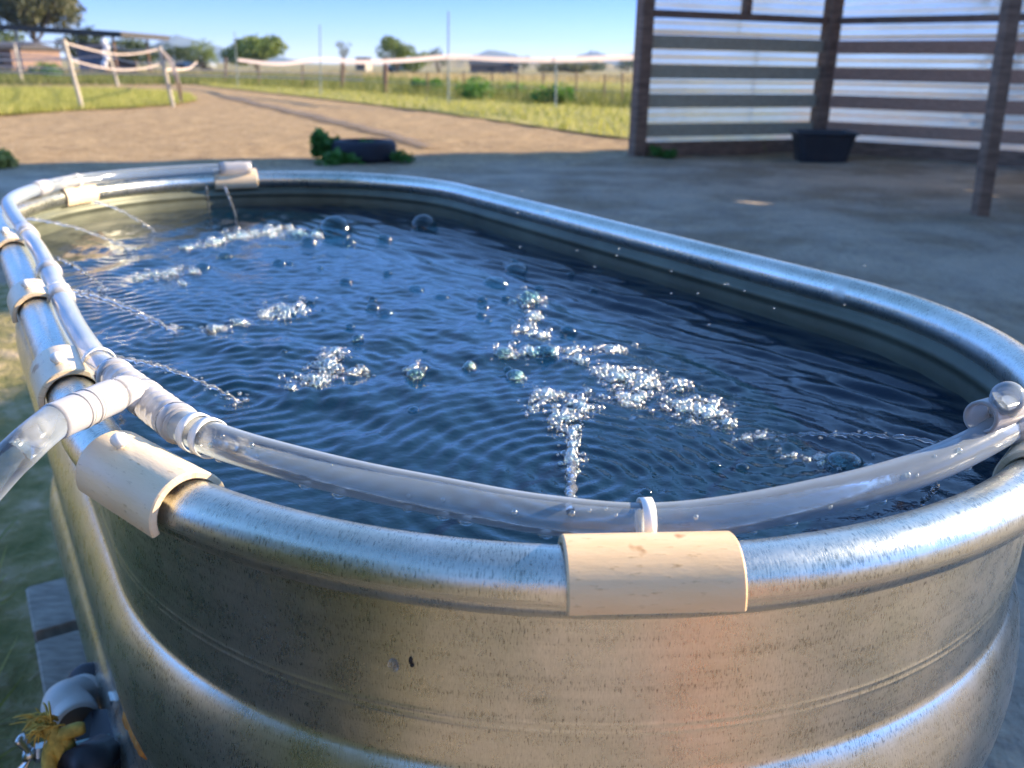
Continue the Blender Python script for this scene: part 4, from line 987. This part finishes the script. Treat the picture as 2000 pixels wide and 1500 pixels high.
clip('cream clip on the right rim under the open hose fitting',.8830,.056,a0=-35,a1=190,tie=[(-.004,-.0185,.0190,.0088)],head=False)

# ---------------------------------------------------------------- jets
def jet(label,p0,p1,seed,r=.0012,arc=.012,beads=40,end_splash=True):
    rr=np.random.default_rng(seed); n=46; t=np.linspace(0,1,n); P=p0[None]*(1-t)[:,None]+p1[None]*t[:,None]; arc*=.6; P[:,2]+=arc*4*t*(1-t)
    P[1:-1]+=rr.normal(0,.0005,(n-2,3)); th=thing('water_jet',label,'water jet',p0,'thin water jets from the hose')
    rad=r*(1+.28*np.sin(np.arange(n)*2.1+rr.uniform(0,6))+.25*rr.normal(size=n)); rad=np.clip(rad,.3*r,2*r); rad[-1]*=.5
    tubeobj('stream',P,rad,M['drop'],th,8)
    mb=MB()
    for _ in range(int(beads*.7)):
        i=rr.random()**.7; q=p0*(1-i)+p1*i; q=q+np.array([0,0,arc*4*i*(1-i)])+rr.normal(0,.0010+.0012*i,3); mb.sphere(q,rr.uniform(.3,.95)*r,1)
    if end_splash:
        for _ in range(14): q=p1+rr.normal(0,1,3)*np.array([.005,.005,.002])+(0,0,.002); mb.sphere(q,rr.uniform(.5,1.6)*r,1)
    mb.build('spray',M['foam'],th,True); return th
def hp(px,py,z=.012): return at_z(px,py,ZR+z)
jet('front water jet spurting up from the near hose',hp(1113,1003,.0165),wz(1116,905),1,.0017,.010,60)
jet('water jet from beside the milky tee fitting on the left',hp(206,695,.010),wz(470,780),2,.0012,.010,60)
jet('water jet from the left hose, next beyond the tee jet',hp(134,565,.010),wz(345,650),3,.0013,.010,60)
jet('second left water jet, close beside the next one',hp(134,572,.006),wz(300,632),13,.0008,.006,10,False)
jet('water jet from the left hose at the bend, third from the tee',hp(112,505,.010),wz(204,566),4,.0012,.008,30)
jet('water jet from the far left bend ending short of the foam band',hp(50,426,.012),wz(256,490),5,.0013,.012,30)
jet('smooth water jet from the far left clip',hp(183,393,.010),wz(303,454),6,.0014,.010,4,False)
jet('faint short water jet left of the far end clip',hp(403,365,.010),wz(409,415),7,.0014,.004,4,False)
jet('short water jet falling from the far end clip',hp(438,362,.010),wz(461,424),8,.0016,.004,5,False)
jet('long flat water jet from the right end of the hose',hp(1836,864,.012),wz(1490,857),9,.0009,.006,16)
jet('thin trickle falling between right hose and rim',hp(1832,948,.004),hp(1790,1000,-.03),10,.0010,.002,4,False)
# airborne droplets over the right-hand side
dl=[(1209,486,.05),(1205,499,.05),(1162,521,.04),(1311,530,.05),(1363,573,.04),(1416,380+175,.05),(1422,555,.05),(1454,568,.05),(1311,573,.05),(1385,634,.04),(1650,595,.05),(1689,519,.06),(1019,373,.06),(1010,416,.04),(1068,413,.05),(1127,489,.03),(1016,482,.03),(1512,602,.05),(458,548,.03),(236,508,.03)]
for px,py,z in dl:
    P=at_z(px,py,ZR+z-.03); mb=MB(); mb.sphere(P,1.9*np.linalg.norm(P-CAM)/F,2); tag(mb.build('water_droplet',M['foam'],None,True,origin=P),'tiny water droplet caught in mid air above the tank','water droplet','droplets in the air')

# ================================================================== VALVE AT THE LOWER LEFT
vd=.93
v0=at_d(150,1380,vd)
val=thing('float_valve','white pipe stub with black gasket and bracket on the tank side','valve',v0)
wallP,_=wall_pt(215,1340); vaxis=np.array([-cyw*.92,-syw*.92,0])+np.array([.0,-.35,0]); vaxis/=np.linalg.norm(vaxis)
pa=at_d(190,1352,.965); pb=at_d(118,1378,.925); dd=(pb-pa)/np.linalg.norm(pb-pa)
tubeobj('pipe_stub',np.array([pa,pa+dd*.004,pa*.5+pb*.5]),np.array([.019,.0208,.0208]),M['pvcw'],val,28)
mouth=at_d(152,1412,.90); pe1=at_d(132,1372,.925)
o=tubeobj('pipe_elbow',spline([pb*.3+pa*.7,pe1*.75+pb*.25,pe1*.45+mouth*.55+at_d(120,1390,.915)*.0,mouth],16),np.r_[.0195,np.full(14,.0198),.0192],M['pvcw'],val,28)
md=(mouth-pe1); md/=np.linalg.norm(md); tubeobj('pipe_bore',np.array([mouth-md*.02,mouth+md*.0009]),.0158,M['bark'],o,28)
g0=at_d(176,1345,.955); tubeobj('gasket',np.array([g0-dd*.006,g0-dd*.004,g0+dd*.004,g0+dd*.006]),np.array([.0215,.024,.024,.0215]),M['black'],val,28)
# bracket: bent dark plate
bq=[at_d(x,y,s) for x,y,s in((186,1395,.90),(232,1392,.885),(252,1478,.84),(232,1502,.83),(176,1510,.85),(150,1440,.88))]
nv=np.cross(bq[1]-bq[0],bq[2]-bq[0]); nv/=np.linalg.norm(nv); V=[p-nv*.006 for p in bq]+[p+nv*.006 for p in bq]; n=6
mesh('bracket',V,[tuple(range(n-1,-1,-1)),tuple(range(n,2*n))]+[(i,(i+1)%n,n+(i+1)%n,n+i) for i in range(n)],M['black'],val,False)
ba=at_d(222,1386,.882); MB().box(ba,(.004,.014,.030),pax,bev=.001).build('metal_tab',M['metal'],val)
hp_=at_d(205,1510,.835); tubeobj('pipe_stub',np.array([at_d(205,1480,.85),at_d(150,1512,.83)]),.02,M['black'],val,20)
r0=at_d(232,1436,.865); r1=at_d(44,1480,.85); tubeobj('bolt',np.array([r0,r1]),.0033,M['bluerod'],val,12)
bd=(r1-r0)/np.linalg.norm(r1-r0); wn=at_d(62,1473,.851)
tubeobj('nut',np.array([wn-bd*.012,wn-bd*.002]),.0075,M['metal'],val,6,smooth=False)
mb=MB(); mb.tube(np.array([wn-bd*.002,wn+bd*.006]),.005,12)
upv=np.array([0,0,1.])-bd*bd[2]; upv/=np.linalg.norm(upv)
for s in(1,-1): mb.tube(spline([wn+bd*.001,wn+upv*s*.008+bd*.004,wn+upv*s*.016+bd*.009,wn+upv*s*.019+bd*.010],8),np.array([.0045,.0042,.0042,.0048,.0055,.0058,.005,.002]),10,flat=(1,.45))
mb.build('wing_nut',M['metal'],val,True)
# yellow rope: knot, loop and frayed tail
rk=at_d(112,1450,.846); mb=MB(); rp_=.0058
mb.tube(spline([at_d(98,1520,.845),at_d(96,1480,.842),at_d(104,1455,.838),at_d(126,1448,.838),at_d(134,1465,.845),at_d(118,1478,.85),at_d(108,1462,.842),at_d(112,1442,.836),at_d(128,1432,.834),at_d(166,1420,.832)],60),rp_*np.r_[np.ones(58),.9,.7],10)
mb.tube(spline([at_d(128,1520,.85),at_d(124,1485,.845),at_d(116,1462,.838),at_d(106,1440,.835),at_d(100,1425,.835),at_d(86,1418,.835)],40),rp_,10)
rope=tag(mb.build('rope',M['rope'],None,True,origin=rk),'knotted yellow rope with frayed end tied round the valve bolt','rope')
mb=MB()
for i in range(70):
    o=rng.normal(0,1,3)*.0035; e=at_d(66+rng.normal()*12,1425+rng.normal()*16,.835)+rng.normal(0,.003,3)
    s=at_d(100,1420,.834)+o; mb.tube(spline([s,(s+e)/2+(0,0,.004)+rng.normal(0,.001,3),e],5),np.array([.0010,.0010,.0009,.0008,.0004]),4)
mb.build('frayed_end',M['rope'],rope,True)

# ------------------------------------------------------------------ air
hm=bpy.data.materials.new('haze'); hm.use_nodes=True; hn=hm.node_tree; hn.nodes.remove(hn.nodes['Principled BSDF'])
pv=hn.nodes.new('ShaderNodeVolumePrincipled'); pv.inputs['Color'].default_value=(.55,.72,.98,1); pv.inputs['Density'].default_value=.00022; pv.inputs['Anisotropy'].default_value=.1
hn.links.new(pv.outputs[0],hn.nodes['Material Output'].inputs['Volume'])
hz=MB().box((0,1200,30),(6000,3000,64)).build('haze',hm,None,False,origin=(0,1200,30)); hz['kind']='stuff'
for o in bpy.data.objects:
    if '_o' in o: del o['_o']
